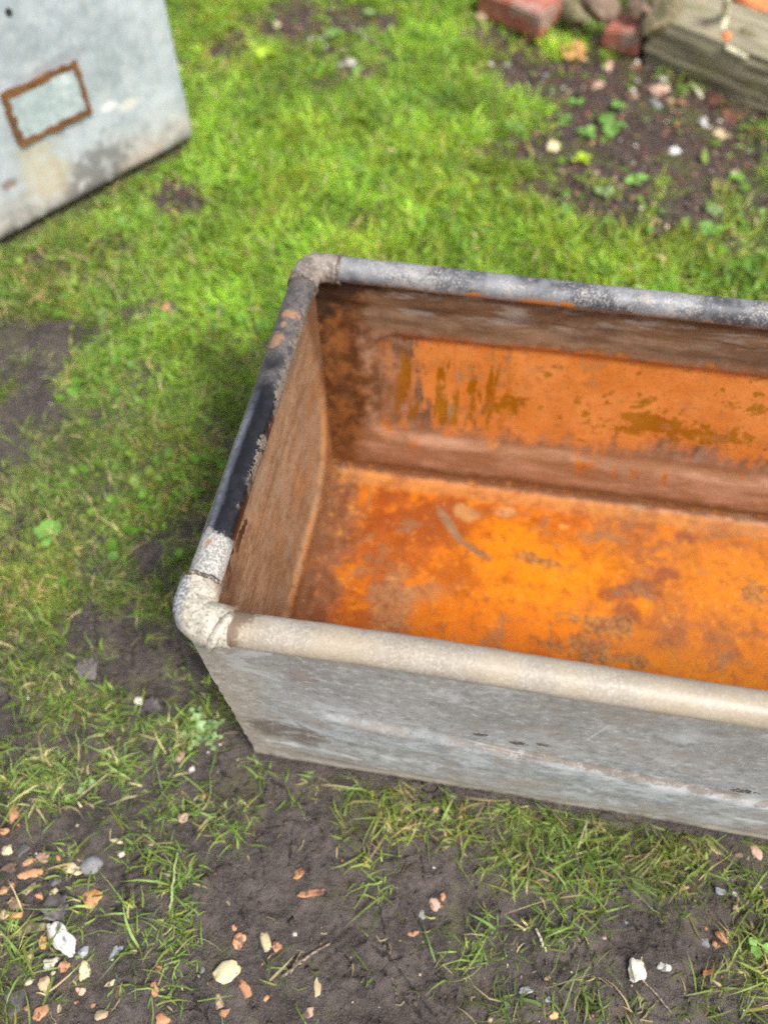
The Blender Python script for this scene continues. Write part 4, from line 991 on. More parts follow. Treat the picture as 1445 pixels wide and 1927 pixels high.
rust_strip((s0 - .006, z0), (s1 + .006, z0), 1); rust_strip((s0 - .006, z1), (s1 + .006, z1), 2); rust_strip((s0, z0 + .006), (s0, z1 - .006), 3); rust_strip((s1, z0 + .006), (s1, z1 - .006), 4)
g = G('dark_hole'); M_HOLE = g.done((0.02, 0.018, 0.016), .8)
sh, zh = tpt(14, 20)
V, F = tube_geo(np.array([(sh, .001, zh), (sh, -.0075, zh)]), .0075, 20); me = mesh_from('hole_disc', V, F, False); recalc(me); link('hole_disc', me, tank, [M_HOLE])  # raised dark disc standing in for a hole, its darkness put into the colour
#--REST--
# ================================================================== stones
def stone_mat(name, a, b, crust, rough=0.75, crust_amt=.62):
    g = G(name); P = g.co('Object'); r = g.rnd(); off = g.vec(r * 37.0, r * 11.0, r * 23.0)
    n_ = g.nt.nodes.new('ShaderNodeVectorMath'); n_.operation = 'ADD'; g.put(n_.inputs[0], P); g.put(n_.inputs[1], off); Q = S(g, n_.outputs[0])
    n1 = g.noise(Q, 110, 5, .62); n2 = g.noise(Q, 520, 4, .62); n3 = g.noise(Q, 60, 3, .6)
    c = g.mix(g.st(n1, .34, .66), a, b)
    c = g.mix(g.st(n3, crust_amt - .05, crust_amt + .03) * .85, c, crust)
    c = g.mix(g.st(n2, .42, .3) * .6, c, tuple(x * .45 for x in a))
    c = g.mix(g.st(n2, .6, .74) * .4, c, tuple(min(1, x * 1.5) for x in b))
    c = g.mix(g.st(n1 + (n3 - .5) * .8, .56, .64) * .75, c, (0.060, 0.044, 0.036))
    c = g.hsv(c, .5, .92, g.st(r, 0, 1, .68, 1.0))
    return g.done(c, rough, normal=g.bump(n1 * .7 + n2 * .5, .6, .0015), spec=.4)
SM = {
    'orange': stone_mat('orange_flint', (0.42, 0.17, 0.07), (0.58, 0.285, 0.135), (0.30, 0.11, 0.05)),
    'amber': stone_mat('amber_flint', (0.58, 0.24, 0.045), (0.66, 0.40, 0.15), (0.42, 0.08, 0.015), .45, .56),
    'cream': stone_mat('cream_flint', (0.54, 0.44, 0.23), (0.66, 0.57, 0.36), (0.30, 0.22, 0.12)),
    'pale': stone_mat('pale_flint', (0.58, 0.53, 0.42), (0.70, 0.66, 0.56), (0.40, 0.30, 0.14)),
    'white': stone_mat('white_flint', (0.62, 0.60, 0.56), (0.74, 0.72, 0.69), (0.34, 0.35, 0.37)),
    'grey': stone_mat('grey_stone', (0.20, 0.20, 0.205), (0.30, 0.30, 0.31), (0.15, 0.145, 0.15)),
    'dark': stone_mat('dark_grey_stone', (0.085, 0.080, 0.080), (0.15, 0.145, 0.145), (0.06, 0.055, 0.05)),
    'blue': stone_mat('blue_grey_stone', (0.22, 0.235, 0.27), (0.36, 0.38, 0.42), (0.14, 0.145, 0.16), .45),
    'pink': stone_mat('pinkish_flint', (0.44, 0.26, 0.18), (0.58, 0.38, 0.28), (0.26, 0.14, 0.10)),
    'tan': stone_mat('tan_flint', (0.44, 0.31, 0.165), (0.57, 0.43, 0.25), (0.26, 0.16, 0.08)),
    'brown': stone_mat('brown_stone', (0.17, 0.105, 0.068), (0.27, 0.175, 0.11), (0.10, 0.06, 0.04)),
    'moss': stone_mat('mossy_brown_stone', (0.20, 0.14, 0.085), (0.33, 0.25, 0.15), (0.10, 0.12, 0.025), .8, .50),
}
_ico = bmesh.new(); bmesh.ops.create_icosphere(_ico, subdivisions=3, radius=1.0)
_ico.verts.ensure_lookup_table(); ICO_V = np.array([v.co[:] for v in _ico.verts]); ICO_F = [tuple(v.index for v in f.verts) for f in _ico.faces]; _ico.free()
def stone(px, py, l, w, ang, kind, label, flat=0.55, group='flints and pebbles lying on the soil', name='stone', cat='stone', rough=1.0, zadd=0.0, round_=False):
    r = np.random.default_rng(int(px * 31 + py * 17))
    c0 = on_z(px, py, 0.0); z = float(ground_z(c0[0], c0[1])); c = on_z(px, py, z + .004)
    a = math.radians(ang); dx, dy = math.cos(a) * .5, math.sin(a) * .5
    A = on_z(px + dx * l, py + dy * l, z) - on_z(px - dx * l, py - dy * l, z)
    B = on_z(px - dy * w, py + dx * w, z) - on_z(px + dy * w, py - dx * w, z)
    la, lb = np.linalg.norm(A), np.linalg.norm(B); wa = math.atan2(A[1], A[0])
    V = ICO_V.copy()
    if not round_:
        for k in range(9):
            n = r.normal(0, 1, 3); n /= np.linalg.norm(n); d = r.uniform(.52, .86)
            V -= n * np.maximum(V @ n - d, 0)[:, None] * .93
        ph = np.arctan2(V[:, 1], V[:, 0])
        V[:, :2] *= (1 + .10 * np.sin(2 * ph + r.uniform(0, 6)) + .09 * np.sin(3 * ph + r.uniform(0, 6)) + .06 * np.sin(5 * ph + r.uniform(0, 6)) + .045 * np.sin(8 * ph + r.uniform(0, 6)) + .03 * np.sin(13 * ph + r.uniform(0, 6)))[:, None]
    f = 2.2; V += rough * .07 * np.stack([np.sin(V[:, 1] * f * 2 + r.uniform(0, 6)) * np.cos(V[:, 2] * f + 1), np.sin(V[:, 2] * f * 1.7 + r.uniform(0, 6)), np.sin(V[:, 0] * f * 2.3 + r.uniform(0, 6))], -1)
    V += r.normal(0, .012 * rough, V.shape)
    V[:, 0] *= 1.0 / np.ptp(V[:, 0]); V[:, 1] *= 1.0 / np.ptp(V[:, 1]); V[:, 2] *= 1.0 / np.ptp(V[:, 2])
    V -= (V.max(0) + V.min(0)) / 2
    hgt = flat * min(la, lb) * r.uniform(.8, 1.1)
    V = V * np.array([la, lb, hgt])
    me = mesh_from(name, V, ICO_F, True, 38 if not round_ else None)
    o = link(name, me, None, [SM[kind]])
    o.location = (c[0], c[1], z + hgt * .06 + zadd); o.rotation_euler = (r.normal(0, .08), r.normal(0, .08), wa)
    return tagp(o, label, cat, group)
ST = [
 (24, 1529, 36, 24, 75, 'orange', 'pointed orange flint, highest of the stones along the left edge'),
 (27, 1549, 14, 10, 60, 'pink', 'small pink chip just below the pointed orange flint'),
 (5, 1565, 24, 13, -10, 'orange', 'orange flint cut by the left edge, below the pointed one'),
 (13, 1600, 26, 21, -50, 'cream', 'cream flint with dark pits near the left edge'),
 (43, 1601, 24, 30, 10, 'dark', 'dark grey stone beside the pitted cream flint'),
 (53, 1622, 30, 10, -20, 'orange', 'thin brownish-orange sliver left of the pink flint'),
 (79, 1614, 28, 20, -15, 'pink', 'pink angular flint with a small dark hole'),
 (108, 1615, 14, 10, 60, 'orange', 'tiny orange chip right of the pink angular flint'),
 (16, 1634, 32, 20, -18, 'brown', 'grey-brown flat stone at the left edge above the big orange flint'),
 (55, 1645, 48, 21, -3, 'orange', 'longest orange flint at the left, flat and leaf-shaped'),
 (134, 1634, 42, 24, 20, 'cream', 'yellow-cream arched flint left of the round grey stone'),
 (172, 1627, 44, 38, -10, 'grey', 'round grey cobble beside the yellow-cream arched flint'),
 (104, 1656, 28, 20, -20, 'dark', 'dark grey stone half sunk below the yellow-cream arched flint'),
 (219, 1581, 27, 11, 10, 'cream', 'pale crescent-shaped flake lying above the round grey cobble'),
 (226, 1609, 20, 12, -40, 'pale', 'pale oval flake right of the round grey cobble'),
 (5, 1675, 20, 17, 0, 'orange', 'orange flint cut by the left edge, beside an orange sliver'),
 (26, 1671, 26, 11, 62, 'orange', 'upright orange sliver left of the mauve sliver'),
 (54, 1672, 32, 12, -38, 'pink', 'mauve sliver leaning below the longest orange flint'),
 (73, 1685, 16, 13, 20, 'orange', 'small rust-orange pebble right of the mauve sliver'),
 (101, 1677, 19, 12, -8, 'cream', 'small cream pebble above the dark fallen leaf'),
 (28, 1700, 36, 28, -8, 'brown', 'brown disc-shaped stone with a ring mark at the left'),
 (174, 1688, 42, 33, -35, 'amber', 'bright amber flint with red stains below the grey cobble'),
 (4, 1722, 20, 26, 0, 'tan', 'tan stone cut by the left edge, beside a yellow-orange flint'),
 (28, 1724, 29, 21, -12, 'amber', 'yellow-orange flint below the brown disc-shaped stone'),
 (56, 1744, 64, 27, -16, 'moss', 'mossy brown stone left of the big white flint'),
 (79, 1772, 34, 16, 80, 'amber', 'white and orange flint upright beside the big white flint'),
 (116, 1768, 82, 43, 56, 'white', 'largest white flint with a grey lower end'),
 (155, 1791, 28, 17, -62, 'blue', 'grey glassy sliver right of the largest white flint'),
 (55, 1797, 23, 13, 95, 'cream', 'yellow upright chip below the mossy brown stone'),
 (94, 1813, 31, 22, -15, 'pale', 'pale rounded flint below the largest white flint'),
 (119, 1819, 27, 20, -45, 'orange', 'orange flint between two pale flints, below the largest white one'),
 (155, 1826, 33, 28, 70, 'cream', 'broad cream flint with a chipped edge, right of the orange one'),
 (99, 1832, 12, 9, 0, 'cream', 'tiny cream pebble under the pale rounded flint'),
 (53, 1848, 33, 14, -60, 'cream', 'slanting cream sliver left of the tan square flint'),
 (82, 1855, 35, 25, 85, 'tan', 'tan squarish flint with a smooth face'),
 (218, 1790, 30, 16, -35, 'blue', 'blue-grey flake alone right of the cluster'),
 (208, 1804, 10, 9, 0, 'white', 'white crumb touching the blue-grey flake'),
 (150, 1866, 28, 20, 15, 'pink', 'pinkish-orange flint below the broad cream flint'),
 (207, 1851, 30, 11, -35, 'cream', 'cream sliver shaped like a bird, right of the pinkish flint'),
 (244, 1823, 16, 14, 70, 'orange', 'small orange pebble right of the bird-shaped sliver'),
 (298, 1823, 14, 11, 90, 'amber', 'small yellow-orange pebble above the upright salmon flint'),
 (291, 1864, 38, 21, 96, 'orange', 'upright salmon-orange oval flint'),
 (27, 1885, 40, 55, -20, 'dark', 'broad dull grey slab in the lower left corner'),
 (75, 1905, 40, 22, -55, 'orange', 'orange and cream club-shaped flint near the bottom left'),
 (111, 1899, 24, 9, 95, 'tan', 'thin tan upright sliver right of the club-shaped flint'),
 (143, 1886, 10, 9, 0, 'amber', 'tiny amber chip below the pinkish-orange flint'),
 (172, 1894, 15, 10, -60, 'orange', 'small dark orange chip above the tan five-sided flake'),
 (190, 1910, 27, 21, -10, 'tan', 'tan five-sided flake near the bottom edge'),
 (307, 1918, 30, 24, 0, 'orange', 'ring-marked orange flint cut by the bottom edge'),
 (48, 1898, 10, 11, 0, 'orange', 'tiny orange chip left of the club-shaped flint'),
 (440, 1746, 13, 9, 85, 'orange', 'tiny orange pebble above a larger orange flint in the open mud'),
 (448, 1774, 40, 24, -70, 'orange', 'orange lozenge flint in the open mud'),
 (499, 1772, 40, 20, 72, 'cream', 'pale yellow jagged flint right of the orange lozenge'),
 (521, 1780, 24, 18, 80, 'orange', 'orange-brown pebble touching the pale yellow jagged flint'),
 (428, 1830, 58, 42, -32, 'cream', 'largest cream-yellow flint with a pitted middle'),
 (459, 1860, 40, 22, 55, 'orange', 'orange flint pointing away from the largest cream-yellow one'),
 (412, 1883, 31, 19, 80, 'tan', 'tan-brown streaked pebble below the largest cream-yellow flint'),
 (422, 1908, 22, 16, -8, 'orange', 'orange pebble near the bottom edge under the tan-brown one'),
 (597, 1858, 42, 14, 95, 'tan', 'long tan-brown upright sliver below the twigs'),
 (499, 1879, 16, 11, -55, 'orange', 'small orange chip between grass and mud below the twigs'),
 (580, 1906, 26, 20, -30, 'pink', 'pale pinkish flint near the bottom edge below the tan-brown sliver'),
 (569, 1771, 21, 9, 80, 'tan', 'narrow tan chip above the twigs'),
 (561, 1807, 19, 12, -75, 'tan', 'tan triangular chip between the two twigs'),
 (554, 1758, 10, 9, 0, 'pale', 'tiny pale chip above the narrow tan one'),
 (396, 1853, 19, 12, 30, 'brown', 'brown pebble left under the largest cream-yellow flint'),
 (380, 1826, 10, 15, 10, 'grey', 'small dull grey pebble left of the largest cream-yellow flint'),
 (344, 1537, 25, 19, -60, 'pink', 'pink-tan flint in thin grass left of the trough foot'),
 (383, 1497, 13, 8, 80, 'orange', 'tiny orange chip near the lower corner of the trough'),
 (561, 1644, 28, 18, -30, 'amber', 'yellow-orange flint in mid mud with a blade of grass beside it'),
 (585, 1681, 54, 14, -8, 'orange', 'long thin orange-tan flint lying level in mid mud'),
 (730, 1559, 17, 11, 10, 'white', 'bright white chip in mud below the trough side'),
 (818, 1701, 28, 20, 55, 'pink', 'salmon heart-shaped flint in the mid mud'),
 (834, 1688, 17, 10, 80, 'orange', 'orange chip touching the salmon heart-shaped flint'),
 (793, 1721, 21, 12, 80, 'grey', 'grey oval pebble left of the salmon heart-shaped flint'),
 (778, 1757, 23, 11, -15, 'orange', 'orange sliver below the grey oval pebble'),
 (818, 1524, 17, 12, -20, 'pink', 'pink chip tucked in grass close under the trough side'),
 (868, 1535, 16, 18, 30, 'tan', 'tan curled chip in the shade of the trough side'),
 (1108, 1572, 16, 20, 20, 'tan', 'tan flint buried in thick grass under the trough side'),
 (1199, 1826, 48, 33, 80, 'pale', 'cream and white arrowhead-shaped flint, largest at the right'),
 (1253, 1820, 34, 18, 5, 'white', 'jagged greyish-white flint right of the arrowhead-shaped one'),
 (991, 1864, 30, 17, -12, 'blue', 'glassy bluish-white flake in the bare mud'),
 (1043, 1911, 19, 16, 0, 'amber', 'yellow-tan pebble near the bottom edge'),
 (1030, 1841, 13, 10, -20, 'orange', 'small orange pebble right of the bluish-white flake'),
 (1360, 1763, 32, 17, 55, 'orange', 'orange wedge-shaped flint at the right'),
 (1346, 1776, 12, 14, 0, 'orange', 'orange crumb between the wedge-shaped flint and a grey flake'),
 (1328, 1774, 24, 18, 40, 'grey', 'speckled grey flake left of the orange wedge-shaped flint'),
 (1336, 1831, 26, 12, 5, 'amber', 'orange-tan flat flint partly under grass at the right'),
 (1385, 1682, 12, 9, 10, 'white', 'small white heart-shaped chip at the right'),
 (1357, 1678, 22, 13, 15, 'blue', 'bluish-white pebble left of the white heart-shaped chip'),
 (1372, 1653, 9, 15, 0, 'white', 'tiny white upright chip above the bluish-white pebble'),
 (1385, 1711, 15, 12, 50, 'tan', 'tan chip below the white heart-shaped chip'),
 (1425, 1603, 32, 20, 80, 'pink', 'pinkish-brown crumpled stone beside the trough at the right edge'),
 (1390, 1609, 17, 13, -20, 'brown', 'brown pebble left of the pinkish-brown crumpled stone'),
 (1031, 1881, 11, 12, 0, 'grey', 'small grey pebble below the orange one in bare mud'),
 (1178, 1735, 12, 10, 0, 'grey', 'small slate-grey pebble in mud right of a clump of grass'),
 (1138, 1762, 14, 12, 50, 'pink', 'small mauve chip in mud below the slate-grey pebble'),
 (263, 1318, 22, 14, 10, 'pale', 'pale cream pebble in the grass left of the trough'),
 (360, 1447, 11, 13, 0, 'white', 'bright white pebble in mud left of the trough foot'),
 (338, 1422, 24, 16, -50, 'pink', 'pink-brown flake below the rosette weed'),
 (105, 1100, 11, 14, 30, 'cream', 'cream pebble in the grass at the far left'),
 (93, 1480, 18, 12, 10, 'pink', 'pinkish pebble in grass above the pointed orange flint'),
 (84, 1138, 9, 10, 0, 'pink', 'tiny pink pebble below the cream one in the left grass'),
 (128, 708, 20, 15, -20, 'pink', 'blurred pinkish stone at the edge of the left mud patch'),
 (310, 576, 26, 14, -35, 'orange', 'brick-orange chip in the grass left of the trough\'s far corner'),
 (378, 506, 15, 17, 0, 'white', 'white speck of stone in the grass above the black tube'),
 (410, 452, 16, 12, 0, 'white', 'small white stone in the grass above the trough\'s far corner'),
 (1078, 98, 34, 46, 80, 'amber', 'golden-yellow rounded stone below the red brick'),
 (1040, 273, 29, 17, 5, 'cream', 'cream oval stone at the edge of the lush grass'),
 (1270, 283, 24, 14, 0, 'white', 'white oval stone alone on the dark soil'),
 (1323, 226, 18, 17, 0, 'white', 'round white stone near the old timber'),
 (1248, 146, 15, 14, 0, 'pale', 'pale pinkish pebble touching the foot of the old timber'),
 (1240, 166, 32, 18, -10, 'pink', 'reddish lump below the pale pebble by the old timber'),
 (1283, 191, 17, 15, 0, 'orange', 'brick-orange pebble in the litter below the old timber'),
 (1262, 187, 14, 12, 0, 'tan', 'tan pebble left of the brick-orange one'),
 (1123, 158, 20, 22, 30, 'pink', 'pink stone on the soil right of the golden one'),
 (1144, 122, 19, 18, 20, 'pink', 'pink stone nearest the fallen brick\'s grass tuft'),
 (1193, 177, 16, 14, 0, 'pink', 'mauve pebble in the litter, left of a larger mauve one'),
 (1232, 192, 24, 20, 0, 'grey', 'larger mauve-grey stone in the litter below the old timber'),
 (1027, 142, 16, 12, 10, 'grey', 'small grey stone left below the golden one'),
 (1355, 250, 30, 16, 30, 'tan', 'tan flat stone at the end of the dark litter'),
 (1388, 328, 22, 20, 0, 'pink', 'dull pink stone near the right edge behind the trough'),
 (903, 27, 32, 20, 5, 'tan', 'tan block-like stone left of the red brick'),
 (661, 112, 21, 18, 0, 'pale', 'pale round stone at the edge of the top soil patch'),
 (642, 117, 13, 13, 0, 'grey', 'grey pebble left of the pale round stone'),
 (629, 101, 17, 13, 0, 'orange', 'orange pebble above the pale round stone'),
 (589, 55, 15, 15, 0, 'orange', 'rust-orange pebble in the middle of the top soil patch'),
 (521, 43, 17, 15, 0, 'cream', 'pale yellow pebble in the left of the top soil patch'),
 (604, 72, 17, 12, 0, 'grey', 'pale grey pebble below the rust-orange one in the top soil patch'),
]
for a_ in ST:
    big = max(a_[2], a_[3])
    stone(*a_, flat=.75 if a_[5] in ('grey', 'white') and big > 30 else .55, round_=(a_[0] == 172 and a_[1] == 1627))

# ================================================================== rubble, bricks and timber at the back
def brick_mat(name, a, b):
    g = G(name); P = g.co(); n1 = g.noise(P, 25, 5, .62); n2 = g.noise(P, 140, 4, .6); n3 = g.noise(P, 12, 3)
    c = g.mix(g.st(n1, .35, .66), a, b); c = g.mix(g.st(n3, .54, .62) * .75, c, (0.30, 0.235, 0.20)); c = g.mix(g.st(n2, .42, .3) * .6, c, (0.08, 0.045, 0.035))
    c = g.mix(g.st(n1, .6, .72) * .5, c, (0.14, 0.14, 0.05))
    return g.done(c, .85, normal=g.bump(n1 + n2 * .6, .7, .004))
def brick(loc, rot, dims, mat, label, seed):
    bm = bmesh.new(); bmesh.ops.create_cube(bm, size=1.0); bmesh.ops.scale(bm, vec=dims, verts=bm.verts)
    bmesh.ops.bevel(bm, geom=bm.edges[:], offset=.006, segments=2, affect='EDGES'); bmesh.ops.subdivide_edges(bm, edges=bm.edges[:], cuts=3, use_grid_fill=True)
    r = np.random.default_rng(seed)
    for v in bm.verts:
        p = np.array(v.co[:]); v.co += Vector(tuple(.007 * (np.array([float(vnoise(p[1] * 25 + seed, p[2] * 25, 1)), float(vnoise(p[0] * 25, p[2] * 25 + seed, 2)), float(vnoise(p[0] * 25 + seed, p[1] * 25, 3))]) - .5)))
    me = bpy.data.meshes.new('brick'); bm.to_mesh(me); bm.free(); me.polygons.foreach_set('use_smooth', [True] * len(me.polygons)); me.set_sharp_from_angle(angle=math.radians(50))
    o = link('brick', me, None, [mat]); o.location = loc; o.rotation_euler = rot
    return tagp(o, label, 'brick', 'old bricks in the rubble')
M_BR = brick_mat('old_red_brick', (0.30, 0.095, 0.062), (0.42, 0.165, 0.115)); M_BO = brick_mat('orange_brick', (0.52, 0.165, 0.052), (0.62, 0.24, 0.09))
a_ = on_z(900, -8, .05); b_ = on_z(1052, 44, .05); c_ = (a_ + b_) / 2
brick((c_[0], c_[1] + .045, .045), (.16, .06, math.atan2((b_ - a_)[1], (b_ - a_)[0])), (.245, .125, .085), M_BR, 'weathered red brick lying over a dark hollow at the top edge', 1)
q = on_z(1180, 62, .06); brick((q[0], q[1] + .03, .045), (.15, -.12, math.atan2(SLD[1], SLD[0]) + .25), (.12, .1, .075), M_BR, 'half-buried dull red brick at the end of the old timber', 2)
q = on_z(1420, 22, .13); brick((q[0] + .05, q[1] + .02, .118), (.12, .10, math.atan2(SLD[1], SLD[0]) - .1), (.22, .105, .068), M_BO, 'bright orange brick behind the timber in the top right corner', 3)
q = on_z(1368, 74, .13); brick((q[0], q[1], .125), (.3, .2, .4), (.035, .05, .03), M_BO, 'small orange brick fragment in front of the bright orange brick', 4)
for px, py, l, w, an, k, lab in ((1090, 25, 80, 46, 20, 'moss', 'large grey-brown rubble stone between the two red bricks'), (1130, 8, 60, 40, -10, 'brown', 'dull rubble block at the top edge above the half-buried brick'),
                           (1255, 30, 90, 44, 10, 'moss', 'flat olive-grey rubble stone behind the timber\'s end'), (1330, 62, 44, 24, -10, 'brown', 'brownish rubble stone beside the orange brick fragment'),
                           (1315, 14, 60, 24, 15, 'tan', 'tan rubble stone at the top edge left of the orange brick'), (1060, 4, 50, 30, 30, 'brown', 'dark brown rubble lump at the top edge right of the red brick'),
                           (1118, 78, 34, 20, 15, 'brown', 'brown rubble lump lying before the half-buried brick'), (1205, 14, 50, 26, 0, 'brown', 'dull brown rubble lump above the half-buried brick'), (1400, 66, 60, 22, 20, 'moss', 'mossy rubble stone on the timber below the orange brick')):
    stone(px, py, l, w, an, k, lab, .7, 'rubble stones at the back', 'rubble_stone', 'rubble')
# timber
g = G('old_grey_timber'); P = g.co(); x, y, z = g.xyz(P)
gr = g.noise(g.scl(P, 5, 60, 60), 1.0, 6, .65, .5); n1 = g.noise(P, 9, 5, .6); n2 = g.noise(P, 120, 4)
c = g.mix(g.st(gr, .35, .66), (0.16, 0.14, 0.09), (0.33, 0.295, 0.20)); c = g.mix(g.st(n1, .5, .68) * .6, c, (0.20, 0.195, 0.075)); c = g.mix(g.st(gr, .38, .30) * .8, c, (0.04, 0.03, 0.022))
c = g.mix(g.st(n1, .42, .3) * .5, c, (0.30, 0.235, 0.17))
M_TIM = g.done(c, .85, normal=g.bump(gr + n2 * .3, .9, .006))
TL, TH_, TD = 1.35, .145, .24
def tim(u, v):
    """cross-section loop v in 0..1 around, u along"""
    per = np.array([(0, 0), (0, TH_), (TD, TH_), (TD, 0)]); k = v * 4; i = np.floor(k).astype(int) % 4; f = k - np.floor(k)
    p = per[i] * (1 - f)[..., None] + per[(i + 1) % 4] * f[..., None]
    c0 = np.array([TD / 2, TH_ / 2]); d = p - c0; rr = np.linalg.norm(d, axis=-1); cr = 0.010 * sstep(.11, .14, rr)
    X = u * TL; crack = 0.006 * sstep(.05, .0, np.abs(fbm(X * 1.6, v * 26, 810, 2) - .5)) + (fbm(X * 5, v * 30, 820, 3) - .5) * .012 + cr
    p = c0 + d * (1 - crack / rr)[..., None]
    endr = (fbm(v * 30, v * 0, 830, 2) - .5) * .03 * (sstep(.03, 0, u) + sstep(.97, 1, u))
    return np.stack([X + endr, p[..., 0], p[..., 1]], -1)
nu, nv = 150, 72; U, Vv = np.meshgrid(np.linspace(0, 1, nu), np.arange(nv) / nv, indexing='ij'); V = tim(U, Vv).reshape(-1, 3)
F = [(i * nv + j, i * nv + (j + 1) % nv, (i + 1) * nv + (j + 1) % nv, (i + 1) * nv + j) for i in range(nu - 1) for j in range(nv)]
F.append(tuple(range(nv))); F.append(tuple((nu - 1) * nv + k for k in range(nv)))
me = mesh_from('wooden_sleeper', V, F, True, 45); recalc(me); tb_ = link('wooden_sleeper', me, None, [M_TIM])
tb_.location = (SL_A[0], SL_A[1], -.008); tb_.rotation_euler = (0.03, 0.0, math.atan2(SLD[1], SLD[0]))
tagp(tb_, 'old grey-green cracked timber lying along the top right corner', 'timber')

# ================================================================== sticks
def stick(name, pts, rads, mat, label, cat='twig', group='twigs and stems on the ground', z=None):
    P = []
    for px, py, h in pts:
        q = on_z(px, py, h); gz = float(ground_z(q[0], q[1])); q = on_z(px, py, h + gz); P.append(q)
    P = np.array(P); t = np.linspace(0, len(P) - 1, 24); path = np.stack([np.interp(t, np.arange(len(P)), P[:, k]) for k in range(3)], -1)
    path += rng.normal(0, .0006, path.shape)
    rad = np.interp(t, np.linspace(0, len(P) - 1, len(rads)), rads)
    V, F = tube_geo(path, rad, 9); me = mesh_from(name, V, F, True); recalc(me); return tagp(link(name, me, None, [mat]), label, cat, group)
g = G('brown_twig'); P = g.co(); n = g.noise(P, 180, 3); M_TWIG = g.done(g.mix(g.st(n, .4, .6), (0.09, 0.065, 0.045), (0.26, 0.20, 0.15)), .7)
g = G('pale_cane'); P = g.co(); n = g.noise(P, 120, 3); M_CANE = g.done(g.mix(g.st(n, .4, .6), (0.42, 0.40, 0.27), (0.62, 0.59, 0.43)), .6)
g = G('green_stem'); P = g.co(); n = g.noise(P, 120, 3); M_STEM = g.done(g.mix(g.st(n, .4, .6), (0.15, 0.24, 0.07), (0.30, 0.36, 0.14)), .5)
stick('twig', [(530, 1840, .004), (560, 1815, .008), (590, 1793, .008), (622, 1776, .004)], [.0022, .0018, .0012], M_TWIG, 'long dark twig lying slantwise in the mud')
stick('twig', [(546, 1834, .004), (562, 1800, .008), (588, 1765, .004)], [.0012, .0011, .0008], M_TWIG, 'thin steep twig crossing the long dark one')
stick('twig', [(1208, 1845, .004), (1235, 1872, .006), (1262, 1905, .004)], [.0010, .0014, .0012], M_TWIG, 'thin dry stalk running down from the arrowhead-shaped flint')
stick('stem', [(333, 1604, .012), (328, 1640, .016), (323, 1680, .012), (319, 1722, .003)], [.0010, .0017, .0020, .0020], M_STEM, 'long straight green grass stem standing out in the mud', 'stem')
stick('stem', [(1008, 1748, .004), (1018, 1770, .004), (1028, 1792, .004)], [.0015, .002, .001], M_CANE, 'short straw-yellow stem in the mud below the grass clumps', 'stem')
stick('twig', [(990, 35, .02), (1000, 55, .02), (1004, 68, .012)], [.006, .007, .006], M_CANE, 'short pale stick poking from the hollow under the red brick')
stick('cane', [(1368, -6, .15), (1364, 30, .14), (1358, 58, .135)], [.010, .011, .011], M_CANE, 'pale cane standing in front of the orange brick', 'cane')
stick('cane', [(1366, 88, .126), (1385, 98, .124), (1404, 108, .122)], [.008, .008, .007], M_CANE, 'short pale cane lying on the timber', 'cane')
stick('twig', [(1302, 158, .01), (1312, 172, .012), (1322, 184, .006)], [.005, .006, .004], M_CANE, 'short pale stick leaning at the foot of the timber')
stick('twig', [(655, 50, .01), (685, 68, .014), (715, 84, .008)], [.007, .007, .005], M_TWIG, 'grey stick lying in the top soil patch')

# ================================================================== leaves and plants
def leaf_mesh(name, outline, nseg=9, cup=.25, lobes=0):
    """blade of unit length along +x, root at the origin; a thin closed sheet"""
    V = []; F = []; n = 4
    for i in range(nseg + 1):
        t = i / nseg; w = outline(t) * (1 + (lobes * .45 * math.sin(t * math.pi * 7) if lobes else 0))
        for k in range(-n // 2, n // 2 + 1):
            s = k / (n / 2); V.append((t, s * w, cup * (s * s * w) - .18 * t * t + .06 * math.sin(t * 3)))
    m = n + 1
    for i in range(nseg):
        for k in range(n): F.append((i * m + k, (i + 1) * m + k, (i + 1) * m + k + 1, i * m + k + 1))
    me = mesh_from(name, V, F, True); return me
def leaf_mat(name, a, b, tr=.25):
    g = G(name); P = g.co(); r = g.rnd(); n = g.noise(P, 5, 4); c = g.hsv(g.mix(g.st(n, .35, .66), a, b), .5, 1.0, g.st(r, 0, 1, .8, 1.25))
    return g.done(c, .5, spec=.4, trans=(tr, g.hsv(c, .49, 1.1, 1.2)))
ML_BRIGHT = leaf_mat('bright_leaf', (0.13, 0.30, 0.05), (0.22, 0.40, 0.09)); ML_PALE = leaf_mat('pale_rosette_leaf', (0.13, 0.24, 0.07), (0.30, 0.40, 0.18)); ML_LIME = leaf_mat('lime_leaf', (0.26, 0.42, 0.02), (0.40, 0.52, 0.03))
ML_DARK = leaf_mat('dull_purple_leaf', (0.062, 0.050, 0.052), (0.125, 0.105, 0.108), .05); ML_BROWN = leaf_mat('brown_litter_leaf', (0.085, 0.035, 0.025), (0.18, 0.075, 0.05), .05)
oval = lambda t: .30 * max(math.sin(math.pi * min(1, t ** .8)), .0) + .02
spoon = lambda t: (.05 if t < .3 else .05 + .32 * math.sin(math.pi * (t - .3) / .7) ** .7 if t < 1 else .01)
LM_OVAL = leaf_mesh('leaf_oval', oval); LM_SPOON = leaf_mesh('leaf_spoon', spoon, 11); LM_PIN = leaf_mesh('leaf_pinnate', lambda t: .125 * math.sin(math.pi * min(1, t * .9 + .08)) ** .8 + .008, 36, .2, 1.5)
LM_WIDE = leaf_mesh('leaf_wide', lambda t: .42 * math.sin(math.pi * t) ** .8 + .005, 10, .3)
LM_LOBE = leaf_mesh('leaf_lobed', lambda t: .40 * math.sin(math.pi * t) ** .8 * (1 + .16 * math.sin(t * math.pi * 6.2 + .6) + .07 * math.sin(t * 41)) + .008, 30, .5)
